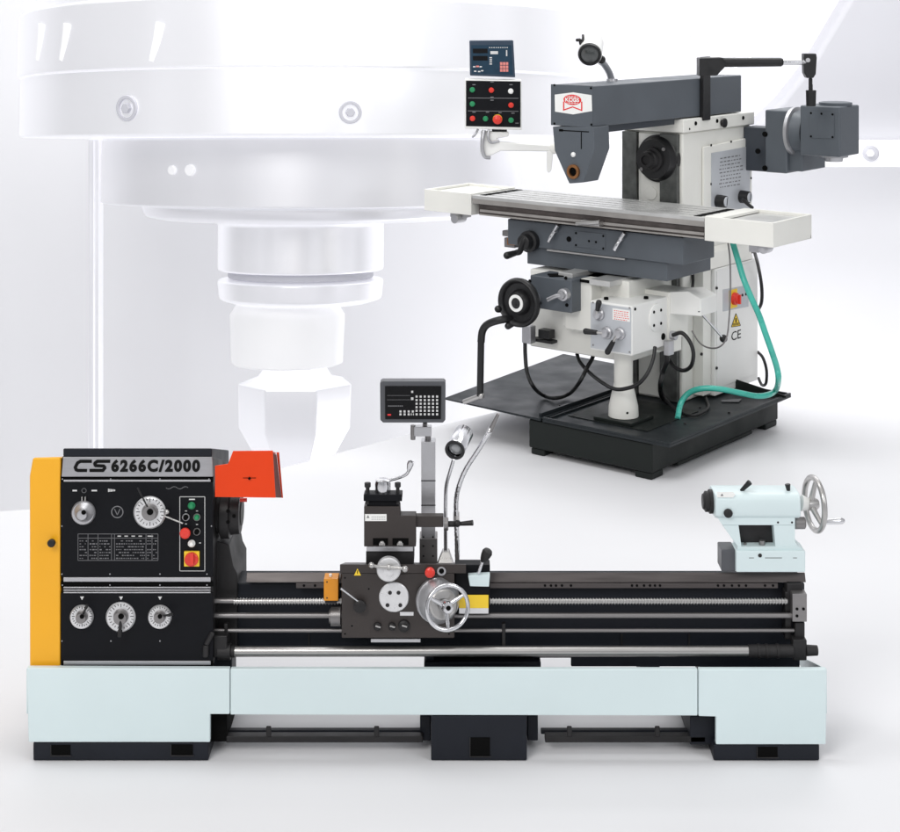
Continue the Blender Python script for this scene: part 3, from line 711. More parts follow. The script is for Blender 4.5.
b = B(); q = at(745, 406, z=.19); flat(b, [(-.1, .83, .1915), (-.03, .88, .1915), (-.05, .95, .1915), (-.12, .86, .1915)]); mp('sticker', 'inkg', b)
b = B()
for u, v in ((685, 424), (671, 424), (729, 413), (700, 408), (560, 406), (655, 395)):
    rev(b, at(u, v, z=.187), (0, 0, 1), [(0, .007), (.006, .006)], 10)
mp('screw', 'iron', b, parent=pan)

# column
b = B(); box(b, -.61, -.25, .70, 1.42, .187, 1.56); colm = mp('column', 'cream', b, .012, seg=3)
b = B(); box(b, -.70, -.22, .9, 1.40, .187, .24); mp('column_foot', 'cream', b, .006)
for x0, x1 in ((-.600, -.512), (-.372, -.268)):
    b = B(); box(b, x0, x1, .672, .7005, .19, 1.555); mp('slideway', 'slide', b, .003)
b = B(); box(b, -.508, -.376, .688, .7002, .20, 1.55); mp('column_front', 'cream', b, .002)
b = B(); box(b, -.625, -.235, .68, 1.43, 1.562, 1.632); cap = mp('column_cap', 'cream', b, .006)
b = B()
for bb in (.80, 1.02, 1.30): rev(b, (-.235, bb, 1.605), NA, [(0, .011), (.004, .010)], 12)
rev(b, (-.235, .74, 1.58), NA, [(0, .006), (.002, .005)], 10)
mp('screw', 'hole', b, parent=cap)
b = B(); rev(b, (-.235, 1.07, 1.592), NA, [(0, .018), (.012, .016), (.014, .026), (.022, .024), (.024, .001)], 16); mp('clamp_nut', 'iron', b, .001)
# spindle
sa = V((-.385, .70, 1.425))
b = B(); rev(b, sa, NB, [(0, .122), (.025, .122), (.030, .112), (.045, .106), (.070, .100), (.074, .075)], 56); nose = mp('spindle_nose', 'rubber', b)
b = B(); rev(b, sa-V((0, .074, 0)), NB, [(0, .064), (.018, .064), (.021, .050), (.040, .046), (.044, .040), (.07, .038), (.072, .024), (.06, .022)], 40); mp('arbor_socket', 'iron', b, parent=nose)
b = B()
for a in (40, 220): rev(b, sa+V((math.cos(math.radians(a))*.085, -.072, math.sin(math.radians(a))*.085)), NB, [(0, .010), (.006, .009)], 12)
mp('screw', 'steel_d', b, parent=nose)
b = B(); rev(b, at(651, 193, b=.687), NB, [(0, .036), (.004, .035)], 32); mp('oil_cover', 'cream', b, .001)
# gear side
b = B(); p = [at(u, v, a=-.236) for u, v in ((704, 147), (752, 137), (752, 212), (704, 222))]
prism(b, p, (-.013, 0, 0)); gp = mp('gear_cover', 'cream', b, .004)
b = B(); p = [at(u, v, a=-.233) for u, v in ((711.5, 153), (750, 146), (750, 212), (711.5, 219))]
prism(b, p, (-.0025, 0, 0)); lp_ = mp('speed_plate', 'plate', b, .0008)
b = B(); r3 = random.Random(5)
for i in range(9):
    v = 158+i*3.6
    u = 720+r3.uniform(-1, 1)
    while u < 741:
        w = r3.uniform(1, 3); s_ = (146-153)/38.5
        vv = v+(u-720)*s_*.9
        flat(b, [at(u, vv, a=-.2325), at(u+w, vv+w*s_, a=-.2325), at(u+w, vv+w*s_+1.1, a=-.2325), at(u, vv+1.1, a=-.2325)]); u += w+1.1
mp('marking', 'inkg', b, parent=lp_)
b = B()
for u, v in ((711, 145), (731, 141.5), (751, 139), (711, 184), (751, 178), (751, 160)): rev(b, at(u, v, a=-.236), NA, [(0, .007), (.003, .006)], 12)
mp('screw', 'hole', b, parent=gp)
for u, v in ((717.5, 201), (741, 196.5)):
    c0 = at(u, v, a=-.233)
    b = B(); rev(b, c0, NA, [(0, .034), (.02, .034), (.05, .031), (.052, .026)], 32); k = mp('speed_selector', 'rubber', b)
    b = B(); rev(b, c0+V((.0522, 0, 0)), NA, [(0, .0255), (.003, .024)], 32); mp('dial_face', 'plate', b, parent=k)
    b = B(); o = c0+V((.0556, 0, 0)); flat(b, [o+V((0, -.004, -.02)), o+V((0, .004, -.02)), o+V((0, .012, .02)), o+V((0, .004, .02))]); mp('marking', 'ink', b, parent=k)
b = B(); c0 = at(742, 199, a=-.18); tube(b, [c0, c0+V((.02, .03, -.03)), c0+V((.03, .06, -.05))], .009); mp('selector_lever', 'rubber', b)

# overarm and support
b = B()
hexa(b, [(-.485, -.12, 1.642), (-.25, -.12, 1.642), (-.25, 1.31, 1.636), (-.485, 1.31, 1.636), (-.485, -.12, 1.834), (-.25, -.12, 1.834), (-.25, 1.31, 1.834), (-.485, 1.31, 1.834)])
arm = mp('overarm', 'greyp', b, .005)
b = B(); box(b, -.46, -.275, .0, .66, 1.606, 1.6415); mp('overarm_way', 'greyd', b, .002)
fb = -.128
b = B(); box(b, -.486, -.249, fb, -.1202, 1.640, 1.836); fp = mp('end_plate', 'greyp', b, .002)
prof = [at(u, v, b=-.13) for u, v in ((552.5, 126.5), (593.6, 127), (594.5, 150), (583, 182.5), (569, 183.5), (554.5, 150.5))]
b = B(); prism(b, prof, (0, .13, 0)); sup = mp('arbor_support', 'greyp', b, .004)
b = B()
for u, v in ((554.5, 85), (591, 88), (554.5, 123.5), (591.5, 124.5)): rev(b, at(u, v, b=fb), NB, [(0, .006), (.003, .005)], 10)
mp('screw', 'hole', b, parent=fp)
hc = at(574, 171.5, b=-.13)
b = B(); ringflat(b, hc+V((0, .004, 0)), NB, .021, .034, .016, 36); mp('bronze_bush', 'bronze', b, parent=sup)
b = B(); rev(b, hc, NB, [(0, .0215), (.0015, .021)], 32); mp('bore', 'hole', b, parent=sup)
b = B(); rev(b, at(573.5, 154.5, b=-.13), NB, [(0, .012), (.006, .011), (.010, .006), (.0105, .0005)], 20); mp('oil_cup', 'whiteb', b, parent=sup)
b = B()
def ml(bm, u0, v0, u1, v1, w, b_=None, a_=None):
    k = dict(b=b_) if b_ is not None else dict(a=a_)
    d = V((u1-u0, v1-v0)); d = V((d.x, d.y)).normalized(); n = V((-d.y, d.x))*w/2
    flat(bm, [at(u0+n.x, v0+n.y, **k), at(u1+n.x, v1+n.y, **k), at(u1-n.x, v1-n.y, **k), at(u0-n.x, v0-n.y, **k)])
ml(b, 559, 130.2, 589, 131.8, 1.1, -.1306); ml(b, 581.3, 132, 581.3, 149, 1.0, -.1306); ml(b, 559, 130, 563, 130.3, 2.4, -.1308)
mp('clamp_slit', 'hole', b, parent=sup)
b = B(); rev(b, at(604, 136, a=-.249), NA, [(0, .016), (.01, .015)], 16); mp('clamp_bolt', 'iron', b, .001, parent=sup)
# maker's plaque
k = -.1295
b = B(); prism(b, [at(u, v, b=k) for u, v in ((554.7, 94.5), (573, 92.2), (591.5, 95), (592, 111), (573, 114.3), (555, 111.5))], (0, .0012, 0))
mp('maker_plate', 'whiteb', b)
k = -.1303
b = B()
c0 = at(572.3, 99.7, b=k)
def el(r1, r2, n=36, dx=0, dz=0, kk=0): return [c0+V((math.cos(2*PI*i/n)*r1*PX*1.27+dx*PX*1.27, -kk, math.sin(2*PI*i/n)*r2*PX+dz*PX)) for i in range(n)]
def band(r1, r2, w):
    A_, B_ = el(r1, r2), el(r1-w, r2-w)
    for i in range(36): flat(b, [A_[i], A_[(i+1) % 36], B_[(i+1) % 36], B_[i]])
flat(b, el(8.4, 5.1))
for pts in ([(563, 101.5), (564.3, 101.5), (564.3, 109.7), (563, 109.7)], [(581, 101.5), (582.3, 101.5), (582.3, 110.2), (581, 110.2)],
            [(563, 109.5), (572.6, 106.2), (572.6, 107.4), (563, 110.7)], [(572.6, 106.2), (582.3, 109.9), (582.3, 111.1), (572.6, 107.4)]):
    flat(b, [at(u, v, b=k) for u, v in pts])
mp('emblem', 'redink', b)
b = B()
o = c0+V((-6.6*PX*1.27, -.0008, -2.0*PX)); text(b, 'KCGS', o, (1, 0, 0), (0, 0, 1), 13.2*PX*1.27, 4.0*PX, .04, .0004)
for zz in (3.0, -3.2): flat(b, [c0+V((sx*PX*1.27, -.0009, (zz+dz)*PX)) for sx, dz in ((-5.6, -.2), (5.6, -.2), (5.6, .2), (-5.6, .2))])
for xx in (-2.6, 0, 2.6): flat(b, [c0+V(((xx+dx)*PX*1.27, -.0011, zz*PX)) for dx, zz in ((-.2, -4.2), (.2, -4.2), (.2, 4.2), (-.2, 4.2))])
mp('emblem_lettering', 'whiteb', b)

# machine lamp on the overarm
b = B(); q = at(612, 79, a=-.44)
tube(b, [q+V((0, 0, -.01)), at(609, 72, a=-.44), at(604, 64, a=-.44), at(600, 61, a=-.44)], .017, 12); rev(b, V((q.x, q.y, 1.834)), (0, 0, 1), [(0, .03), (.012, .028)], 20); mp('lamp_stem', 'silver', b)
YLAMP = 7.62
def wp(u, v, y=YLAMP): return at(u, v, y=y)
b = B(); ball(b, wp(601.5, 59.5, 7.63), .020, 14); cyl(b, wp(601, 59, 7.6), wp(601, 59, 7.66), .012); mp('lamp_joint', 'iron', b, .001)
lx = (wp(589, 55.5, 7.55)-wp(592, 41, 7.72))
b = B(); rev(b, wp(592.5, 41, 7.72), lx, [(0, .02), (.004, .046), (.02, .056), (lx.length-.02, .058), (lx.length-.02, .050), (lx.length-.03, .03)], 40); lm = mp('lamp_shade', 'white', b)
b = B(); rev(b, wp(592.5, 41, 7.72)+lx.normalized()*(lx.length-.026), lx, [(0, .056), (.020, .054), (.022, .046), (.012, .042)], 40); mp('lamp_rim', 'rubber', b, parent=lm)
b = B(); rev(b, wp(592.5, 41, 7.72)+lx.normalized()*(lx.length-.012), lx, [(0, .044), (.004, .036), (.006, .002)], 32); mp('lamp_lens', 'lens', b, parent=lm)
b = B(); tube(b, [wp(584, 47, 7.62), wp(581, 44, 7.6), wp(580, 40, 7.6), wp(577, 40, 7.58)], .008); tube(b, [wp(581, 44, 7.6), wp(583, 39, 7.6), wp(583, 35, 7.62)], .006); mp('lamp_handle', 'iron', b, parent=lm)

# pendant: control box and read-out
YP = 7.98
def wbox(bm, u0, u1, v0, v1, y0, y1):
    a, c, d = wp(u0, v1, y0), wp(u1, v1, y0), wp(u0, v0, y0)
    obox(bm, a, c-a, EY*(y1-y0), d-a)
def wflat(bm, pts, y): flat(bm, [wp(u, v, y) for u, v in pts])
WN = -EY
b = B()
prism(b, [wp(u, v, YP+.002) for u, v in ((464.8, 79), (521.8, 80), (521.8, 130), (464.8, 128.5))], EY*.12); cb = mp('control_box', 'white', b, .005)
b = B(); prism(b, [wp(u, v, YP) for u, v in ((466, 80.5), (520.5, 81.3), (520.5, 127.2), (466, 126))], EY*.0018); cpn = mp('control_panel', 'black', b)
b = B()
for v in (97.5, 110.5): wflat(b, [(468, v), (518.5, v+.4), (518.5, v+1), (468, v+.6)], YP-.0006)
for u, v in ((492, 81.8), (492, 97), (492, 100), (474, 84.5), (511, 84.5), (474, 112), (487.5, 112), (500, 112.5), (513, 113), (517, 123)):
    wflat(b, [(u-1.6, v-.4), (u+1.6, v-.4), (u+1.6, v+.5), (u-1.6, v+.5)], YP-.0006)
mp('marking', 'inkg', b, parent=cpn)
def mbutton(u, v, r, m, big=False):
    o = wp(u, v, YP); b = B()
    if big: rev(b, o, WN, [(0, r*.6), (.02, r*.6), (.022, r), (.034, r), (.040, r*.7), (.041, .001)], 28)
    else: rev(b, o, WN, [(0, r), (.008, r), (.012, r*.7), (.0125, .001)], 20)
    mp('emergency_button' if big else 'push_button', m, b)
for u, v, m in ((472.3, 89.6, 'green'), (491.3, 90, 'red'), (510.7, 91, 'whiteb'), (472.3, 103.8, 'green'), (511, 105, 'red'), (472.5, 118.3, 'red'), (485.5, 118.5, 'green'), (511, 120, 'green')):
    mbutton(u, v, .0135, m)
b = B(); rev(b, wp(497.5, 119, YP), WN, [(0, .024), (.003, .023)], 32); mp('yellow_ring', 'yel', b)
mbutton(497.3, 119, .023, 'red', True)
b = B(); prism(b, [wp(u, v, YP+.03) for u, v in ((469.5, 40.5), (513.3, 40.2), (515.3, 77.3), (470, 75.5))], EY*.07+V((0, 0, .0))); rd = mp('readout_display', 'navy', b, .004)
b = B(); wflat(b, [(471.2, 45), (511.3, 45), (513, 74.7), (471.8, 73.5)], YP+.0294); mp('keyboard_foil', 'blueface', b, parent=rd)
b = B()
for v in (48.5, 55.8): wflat(b, [(472.8, v), (487.5, v), (487.7, v+4.6), (473, v+4.6)], YP+.0288)
mp('number_window', 'screen', b, parent=rd)
b = B()
wflat(b, [(490.3, 51), (498, 51), (498, 54), (490.5, 54)], YP+.0288); wflat(b, [(506, 50), (507.2, 50), (507.3, 56), (506, 56)], YP+.0288)
for i in range(4): wflat(b, [(489.5, 57+i*2.1), (492, 57+i*2.1), (492, 58.1+i*2.1), (489.5, 58.1+i*2.1)], YP+.0288)
for i in range(9): wflat(b, [(489+i*2.2, 47), (490.3+i*2.2, 47), (490.3+i*2.2, 47.8), (489+i*2.2, 47.8)], YP+.0288)
for u, v in ((473, 66), (479.5, 66), (474, 70.5), (478, 70.8), (481, 70)): wflat(b, [(u, v), (u+2.4, v), (u+2.4, v+1.2), (u, v+1.2)], YP+.0288)
mp('marking', 'inkw', b, parent=rd)
b = B()
for r in range(3):
    for c in range(3): wflat(b, [(500+c*2.9, 62+r*3.4), (502.4+c*2.9, 62+r*3.4), (502.5+c*2.9, 64.8+r*3.4), (500.1+c*2.9, 64.8+r*3.4)], YP+.0286)
wflat(b, [(476, 65.5), (479, 65.5), (479, 67), (476, 67)], YP+.0286); mp('key', 'pink', b, parent=rd)
b = B(); wbox(b, 492, 507, 128.6, 131.5, YP+.03, YP+.09); mp('swivel_collar', 'rubber', b, .003)
b = B(); c1 = wp(486, 131, YP+.055); 
prism(b, [wp(u, v, YP+.02) for u, v in ((481, 131.5), (509, 132), (509, 136.5), (497, 138.5), (500, 142), (553, 145.5), (553, 151.5), (501, 150.8), (489, 156.5), (482.5, 157.5), (480, 152))], EY*.055); mp('pendant_arm', 'white', b, .006)
b = B(); tube(b, [wp(484, 130, YP+.01), wp(482.5, 139, YP+.0), wp(482.5, 150, YP), wp(485, 156.5, YP+.01), wp(490, 157.5, YP+.02)], .010, 10)
tube(b, [wp(489, 129, YP+.01), wp(488, 137, YP), wp(491, 142, YP+.01), wp(499, 141, YP+.02)], .007, 10)
tube(b, [wp(478, 129, YP+.03), wp(475.5, 134, YP+.02), wp(472, 137, YP+.02)], .006, 8); mp('cable', 'silver', b)
b = B(); prism(b, [wp(u, v, YP+.02) for u, v in ((547, 151), (553.4, 151), (551.5, 170), (548.5, 173), (546.8, 171))], EY*.02); mp('arm_lever', 'white', b, .004)
b = B(); q0 = wp(551, 148.5, YP+.05); hexa_pts = None
box(b, -.60, -.4865, .12, .20, 1.50, 1.72); mp('arm_bracket', 'cream', b, .004)
b = B(); cyl(b, q0, V((-.55, .16, 1.515)), .028); mp('arm_joint', 'cream', b)

# table
T0, T1 = .22, .605
zt = 1.214
b = B(); box(b, -1.24, .15, T0, T1, 1.172, 1.198)
ys = [T0, .275, .293, .343, .361, .411, .429, .479, .497, .547, .565, T1]
for i in range(0, 12, 2): box(b, -1.24, .15, ys[i]+.0, ys[i+1], 1.198, zt)
tb = mp('table', 'tabletop', b, .0015)
b = B()
for i in (1, 3, 5, 7, 9): box(b, -1.238, .148, ys[i]+.0005, ys[i+1]-.0005, 1.1985, 1.202)
mp('slot', 'hole', b, parent=tb)
b = B(); box(b, -1.235, .149, T0-.0015, T0+.01, 1.173, 1.197); mp('table_edge', 'tableside', b, parent=tb)
b = B()
for x0, x1 in ((-1.21, -1.17), (.075, .115)): box(b, x0, x1, T0+.03, T1-.03, zt+.0005, zt+.0015)
mp('end_groove', 'hole', b, parent=tb)
b = B(); box(b, -1.215, .145, .245, .58, 1.112, 1.172); tw = mp('table_web', 'tableweb', b, .004)
b = B(); box(b, -1.20, .14, .236, .2449, 1.128, 1.142); box(b, -1.2, .14, .232, .2449, 1.112, 1.120); mp('dog_slot', 'tableside', b, .001, parent=tw)
def tray(x0, x1, name_label=None):
    b = B(); w = .012; z0, z1 = 1.108, 1.222
    box(b, x0, x1, T0-.002, T0-.002+w, z0, z1); box(b, x0, x1, T1-w, T1, z0, z1)
    box(b, x0, x0+w, T0-.002+w, T1-w, z0, z1); box(b, x1-w, x1, T0-.002+w, T1-w, z0, z1)
    box(b, x0+w, x1-w, T0-.002+w, T1-w, z0+.06, z0+.066)
    t = mp('coolant_tray', 'cream', b, .002)
    return t
tl = tray(-1.565, -1.243); tr = tray(.153, .51)
for t, x0, x1 in ((tl, -1.545, -1.26), (tr, .17, .495)):
    b = B(); box(b, x0, x1, T0+.013, T1-.014, 1.196, 1.207); mp('tray_floor', 'tabletop' if t is tr else 'cream', b, parent=t)
b = B(); box(b, .155, .24, T0, T1-.002, zt-.004, zt+.0085); mp('tray_shelf', 'cream', b, .001, parent=tr)
b = B(); q = at(768, 246, b=.30); rev(b, q, NB, [(0, .03), (.05, .03), (.055, .02)], 24); cyl(b, q+V((-.09, .03, .01)), q+V((0, .03, 0)), .02); box(b, q.x-.11, q.x-.06, .32, .38, 1.06, 1.107); mp('tray_outlet', 'silver', b, .002)
b = B(); q = at(460, 218, b=.30); rev(b, q-V((0, .05, 0)), (0, 1, 0), [(0, .024), (.08, .024)], 24); box(b, q.x-.06, q.x+.03, .29, .36, 1.075, 1.107); mp('tray_outlet', 'silver', b, .002)

# saddle
b = B(); box(b, -1.05, 0, .28, .58, .968, 1.1); sd = mp('saddle', 'greyp', b, .004)
b = B(); box(b, -.94, -.10, .30, .72, .876, .967); mp('saddle_base', 'greyp', b, .004)
b = B(); box(b, -.80, -.33, .279, .2995, .958, .967); mp('way_wiper', 'steel', b, .001)
b = B(); p = [at(u, v, b=.277) for u, v in ((574, 230.5), (605.3, 234), (605.3, 250.5), (574, 246.5))]
prism(b, p, (0, .0028, 0)); cpp = mp('cover_plate', 'greyp', b, .001)
b = B()
for u, v in ((576, 233), (603.3, 236), (576, 245), (603.3, 248.5), (596, 242), (589, 241)): rev(b, at(u, v, b=.277), NB, [(0, .006), (.003, .005)], 10)
mp('screw', 'hole', b, parent=cpp)
b = B(); rev(b, at(569, 239, b=.28), NB, [(0, .014), (.004, .013)], 20); mp('oil_plug', 'hole', b)
for u, v in ((554.5, 231), (620.5, 239)):
    b = B(); q = at(u, v, b=.26); rev(b, q+V((0, .02, 0)), NB, [(0, .012), (.022, .011)], 16); tube(b, [q+V((.03, -.01, .035)), q, q+V((-.015, -.01, -.03)), q+V((-.028, -.012, -.055))], .010, 10); mp('clamp_lever', 'chrome', b)
b = B(); q = at(589, 223, b=.2); obox(b, q+V((-.05, 0, -.012)), (.11, 0, 0), (0, .04, 0), (0, 0, .024)); tube(b, [q+V((-.07, -.01, -.01)), q+V((0, -.015, 0)), q+V((.07, -.01, .012))], .010, 8); mp('table_clamp', 'steel', b, .002)
# table feed crank at the left
q = at(531, 241, b=.28)
b = B(); rev(b, q, NB, [(0, .055), (.03, .055), (.035, .042), (.07, .038), (.075, .03)], 32); cr = mp('feed_crank', 'rubber', b)
q1 = q+V((0, -.07, 0)); h1 = at(520, 251, b=q1.y); h2 = at(507, 255.5, b=q1.y-.06)
b = B(); tube(b, [q1+V((0.01, .01, .03)), q1, h1, h1+V((-.02, 0, -.01))], .016, 12); cyl(b, h1+V((-.02, 0, -.01)), h2, .014, .019, 14); ball(b, h2, .019, 12); mp('crank_arm', 'rubber', b, parent=cr)
b = B(); obox(b, at(504, 247, b=.34), (.07, 0, 0), (0, .05, 0), (0, 0, .05)); obox(b, at(502, 236, b=.34), (.09, 0, 0), (0, .05, 0), (0, 0, .03)); mp('limit_switch', 'steel_d', b, .004)
b = B(); q = at(507, 244.5, b=.335); obox(b, q, (.05, 0, 0), (0, .004, 0), (0, 0, .035)); mp('red_tag', 'bronze', b)

# knee
b = B(); box(b, -.90, -.30, .27, .72, .46, .858); kn_ = mp('knee', 'cream', b, .008, seg=3)
b = B(); box(b, -.62, -.46, .18, .272, .60, .86); box(b, -.66, -.62, .22, .27, .60, .83); mp('knee_front', 'cream', b, .006)
for x0, x1, z in ((-.645, -.56, .882), (-.46, -.34, .868)):
    b = B(); box(b, x0, x1, .16, .70, z-.028, z); mp('knee_way', 'tabletop', b, .003)
b = B(); box(b, -.56, -.46, .17, .70, .845, .858); mp('knee_slot', 'hole', b)
b = B(); p0 = at(525, 284, b=.10); p1 = at(571, 277, b=.10)
box(b, -.775, -.522, .10, .269, .70, .862); kb_ = mp('cross_feed_box', 'greyp', b, .006)
b = B()
for u, v in ((530, 281), (566, 278), (567, 305), (540, 303)): rev(b, at(u, v, b=.10), NB, [(0, .009), (.005, .008)], 12)
rev(b, (-.66, .16, .862), (0, 0, 1), [(0, .05), (.006, .05)], 4); mp('screw', 'hole', b, parent=kb_)
b = B(); q = at(566, 294, b=.10); rev(b, q, NB, [(0, .03), (.03, .03), (.034, .022), (.05, .02)], 28); tube(b, [q+V((0, -.04, 0)), q+V((-.03, -.045, -.008)), q+V((-.075, -.05, -.03))], .011, 10); mp('engage_lever', 'silver', b)
hwc = at(521, 302, b=-.02)
b = B(); cyl(b, hwc+V((0, 0, 0)), hwc+V((.0, .13, .0)), .032); rev(b, hwc+V((0, .05, 0)), NB, [(-.03, .06), (0, .06), (.005, .05)], 36); mp('cross_feed_shaft', 'silver', b)
b = B(); rev(b, hwc, NB, [(-.015, .10), (0, .118), (.018, .122), (.032, .119), (.038, .112), (.032, .102), (.012, .094), (.008, .064), (.030, .056), (.04, .048)], 56); chw = mp('hand_wheel', 'rubber', b)
b = B(); ringflat(b, hwc+V((0, -.040, 0)), NB, .027, .042, .004, 40); mp('graduation_ring', 'whiteb', b, parent=chw)
b = B(); rev(b, hwc+V((0, -.036, 0)), NB, [(0, .026), (.01, .024), (.014, .012), (.022, .010)], 28); mp('hub', 'iron', b, parent=chw)
b = B(); q = at(498, 309, b=-.06); cyl(b, at(503, 310, b=-.03), q, .014, .018); ball(b, q, .018, 12); q = at(508, 326, b=-.06); cyl(b, at(514, 323, b=-.03), q, .014, .017); ball(b, q, .017, 12); mp('wheel_grip', 'rubber', b, parent=chw)
# vertical crank
b = B(); tube(b, [at(525, 322, b=.1), at(512, 319, b=-.02), at(500, 320, b=-.09), at(488, 324, b=-.1), at(482.5, 331, b=-.1), at(481, 342, b=-.1)], .019, 14); cyl(b, at(481, 341, b=-.1), at(480, 396, b=-.1), .017, n=16); vc = mp('knee_crank', 'rubber', b)
b = B(); cyl(b, at(481, 395.5, b=-.1), at(464, 402, b=-.12), .012, .013, 14); ball(b, at(481, 395.5, b=-.1), .017, 12); mp('crank_grip', 'steel', b, parent=vc)
b = B(); obox(b, at(521.5, 343, b=.15), (.055, 0, 0), (0, .05, 0), (0, 0, .09)); mp('cable_gland', 'silver', b, .006)
b = B(); obox(b, at(531, 341, b=.2), (.13, 0, 0), (0, .05, 0), (0, 0, .016)); obox(b, at(538, 338, b=.2), (.07, 0, 0), (0, .05, 0), (0, 0, .045)); mp('limit_switch', 'rubber', b, .003)
# feed gearbox
b = B(); box(b, -.411, -.173, .10, .437, .538, .778); gb = mp('feed_gearbox', 'white', b, .007, seg=3)
b = B(); box(b, -.408, -.177, .0965, .0999, .548, .768); gpl = mp('feed_plate', 'plate', b, .001)
b = B(); p = [at(u, v, b=.0957) for u, v in ((612.5, 308), (630, 310.5), (630, 322), (612.5, 319.5))]; flat(b, p)
mp('sticker', 'whiteb', b, parent=gpl)
b = B(); r4 = random.Random(9)
for i in range(5):
    u = 614
    while u < 627.5:
        w = r4.uniform(.8, 2.2); v = 310+i*2.1+(u-614)*.15; flat(b, [at(u, v, b=.0952), at(u+w, v+.15*w, b=.0952), at(u+w, v+.15*w+.7, b=.0952), at(u, v+.7, b=.0952)]); u += w+.7
mp('marking', 'redink', b, parent=gpl)
b = B()
for u, v in ((593, 302.5), (629.5, 308), (593, 345), (629.5, 352), (609, 346)): rev(b, at(u, v, b=.0965), NB, [(0, .005), (.002, .004)], 10)
mp('screw', 'steel_d', b, parent=gpl)
for u, v, dx, dz in ((599.7, 314, .02, .055), (607.5, 332.5, -.085, .0), (620.5, 333.5, -.04, -.075)):
    q = at(u, v, b=.0965); b = B(); rev(b, q, NB, [(0, .030), (.012, .029), (.016, .022), (.034, .019), (.036, .001)], 28); k = mp('feed_lever', 'silver', b)
    d = V((dx, -.012, dz)); e = q+V((0, -.028, 0))
    b = B(); cyl(b, e, e+d*.5, .007); mp('lever_rod', 'steel', b, parent=k)
    b = B(); cyl(b, e+d*.45, e+d*1.15, .011, .015, 14); ball(b, e+d*1.15, .015, 10); mp('lever_grip', 'rubber', b, parent=k)
q = at(656, 317.5, a=-.173)
b = B(); rev(b, q, NA, [(0, .068), (.006, .068), (.008, .064)], 40); cvp = mp('round_cover', 'white', b)
b = B()
for i in range(4):
    a = PI/4+i*PI/2; rev(b, q+V((.008, math.cos(a)*.046, math.sin(a)*.046)), NA, [(0, .008), (.003, .007)], 10)
mp('screw', 'hole', b, parent=cvp)
b = B(); rev(b, at(663, 336.5, a=-.173), NA, [(0, .017), (.004, .016)], 20)
for u, v in ((635, 309), (665.5, 346), (667, 342)): rev(b, at(u, v, a=-.173), NA, [(0, .008), (.003, .007)], 10)
for a_, b_ in ((-.36, .16), (-.33, .32), (-.22, .30)): rev(b, (a_, b_, .7785), (0, 0, 1), [(0, .012), (.012, .011)], 12)
mp('screw', 'hole', b, parent=gb)
b = B(); prism(b, [(-.173, .43, .69), (-.173, .43, .80), (-.06, .43, .815), (.01, .43, .785), (.01, .43, .70)], (0, .16, 0))
mp('feed_motor_housing', 'white', b, .006)
b = B(); box(b, -.40, -.16, .42, .6, .56, .80); box(b, -.26, -.15, .44, .52, .50, .60); mp('knee_side', 'cream', b, .006)
b = B(); q = at(671, 335, a=-.14); rev(b, q, NA, [(0, .022), (.03, .022)], 20); obox(b, q+V((-.03, -.02, -.10)), (.03, 0, 0), (0, .05, 0), (0, 0, .07)); mp('cable_gland', 'silver', b, .003)

# pedestal with the lifting screw
b = B(); pc = V((-.308, .234, .187)); box(b, pc.x-.11, pc.x+.11, pc.y-.10, pc.y+.10, .1905, .205); mp('pedestal_foot', 'base', b, .003)
b = B(); rev(b, pc+V((0, 0, .0185)), (0, 0, 1), [(0, .074), (.05, .072), (.16, .047), (.165, .046), (.34, .046)], 40); mp('pedestal', 'cream', b, .002)
b = B(); rev(b, pc+V((.05, -.045, .05)), V((.7, -.7, .15)), [(0, .007), (.006, .006)], 10); mp('screw', 'hole', b)

# electrics cabinet on the column flank
b = B(); p = [at(u, v, a=-.17) for u, v in ((714.8, 270), (758, 262), (758, 383), (714.8, 374))]
box(b, -.249, -.17, .885, 1.345, .197, .85); cab = mp('electrics_cabinet', 'white', b, .005)
b = B(); prism(b, [(-.249, .84, .852), (-.178, .84, .852), (-.20, .84, .93), (-.249, .84, .95)], (0, .47, 0)); mp('cabinet_top', 'cream', b, .004)
b = B(); box(b, -.1698, -.167, .90, 1.335, .235, .84); mp('cabinet_door', 'white', b, .002, parent=cab)
b = B(); box(b, -.249, -.19, .80, .88, .21, .93); mp('column_flank', 'cream', b, .004)
b = B(); p = [at(u, v, a=-.1655) for u, v in ((723, 289.5), (748.5, 285), (748.5, 306.5), (723, 311.5))]; prism(b, p, (-.0014, 0, 0)); mp('switch_plate', 'plate', b)
b = B(); q = at(733.5, 298.5, a=-.165); prism(b, [q+V((0, dy, dz)) for dy, dz in ((-.045, -.048), (.035, -.048), (.035, .048), (-.045, .048))], (.003, 0, 0)); ms2 = mp('main_switch', 'yel', b)
b = B(); rev(b, q+V((.003, 0, 0)), NA, [(0, .033), (.018, .031), (.02, .026), (.03, .024), (.031, .001)], 28); obox(b, q+V((.03, -.007, -.024)), (.012, 0, 0), (0, .014, 0), (0, 0, .048)); mp('switch_knob', 'red', b, parent=ms2)
b = B(); flat(b, [at(u, v, a=-.166) for u, v in ((731.5, 327), (740.5, 325.5), (736, 313.5))]); wl2 = mp('warning_label', 'yel', b)
b = B(); ml(b, 736, 318, 736, 322.5, 1.2, a_=-.1655)
for i in range(3): ml(b, 733, 324+i*.9-.3, 739, 323+i*.9-.3, .5, a_=-.1655)
for (u0, v0, u1, v1) in ((731.5, 327, 740.5, 325.5), (740.5, 325.5, 736, 313.5), (736, 313.5, 731.5, 327)): ml(b, u0, v0, u1, v1, .6, a_=-.1656)
mp('marking', 'ink', b, parent=wl2)
b = B(); q = at(731.5, 341, a=-.1662); text(b, 'CE', q, (0, 1, 0), (0, 0, 1), .10, .046, 0, .0006); mp('lettering', 'ink', b)
b = B()
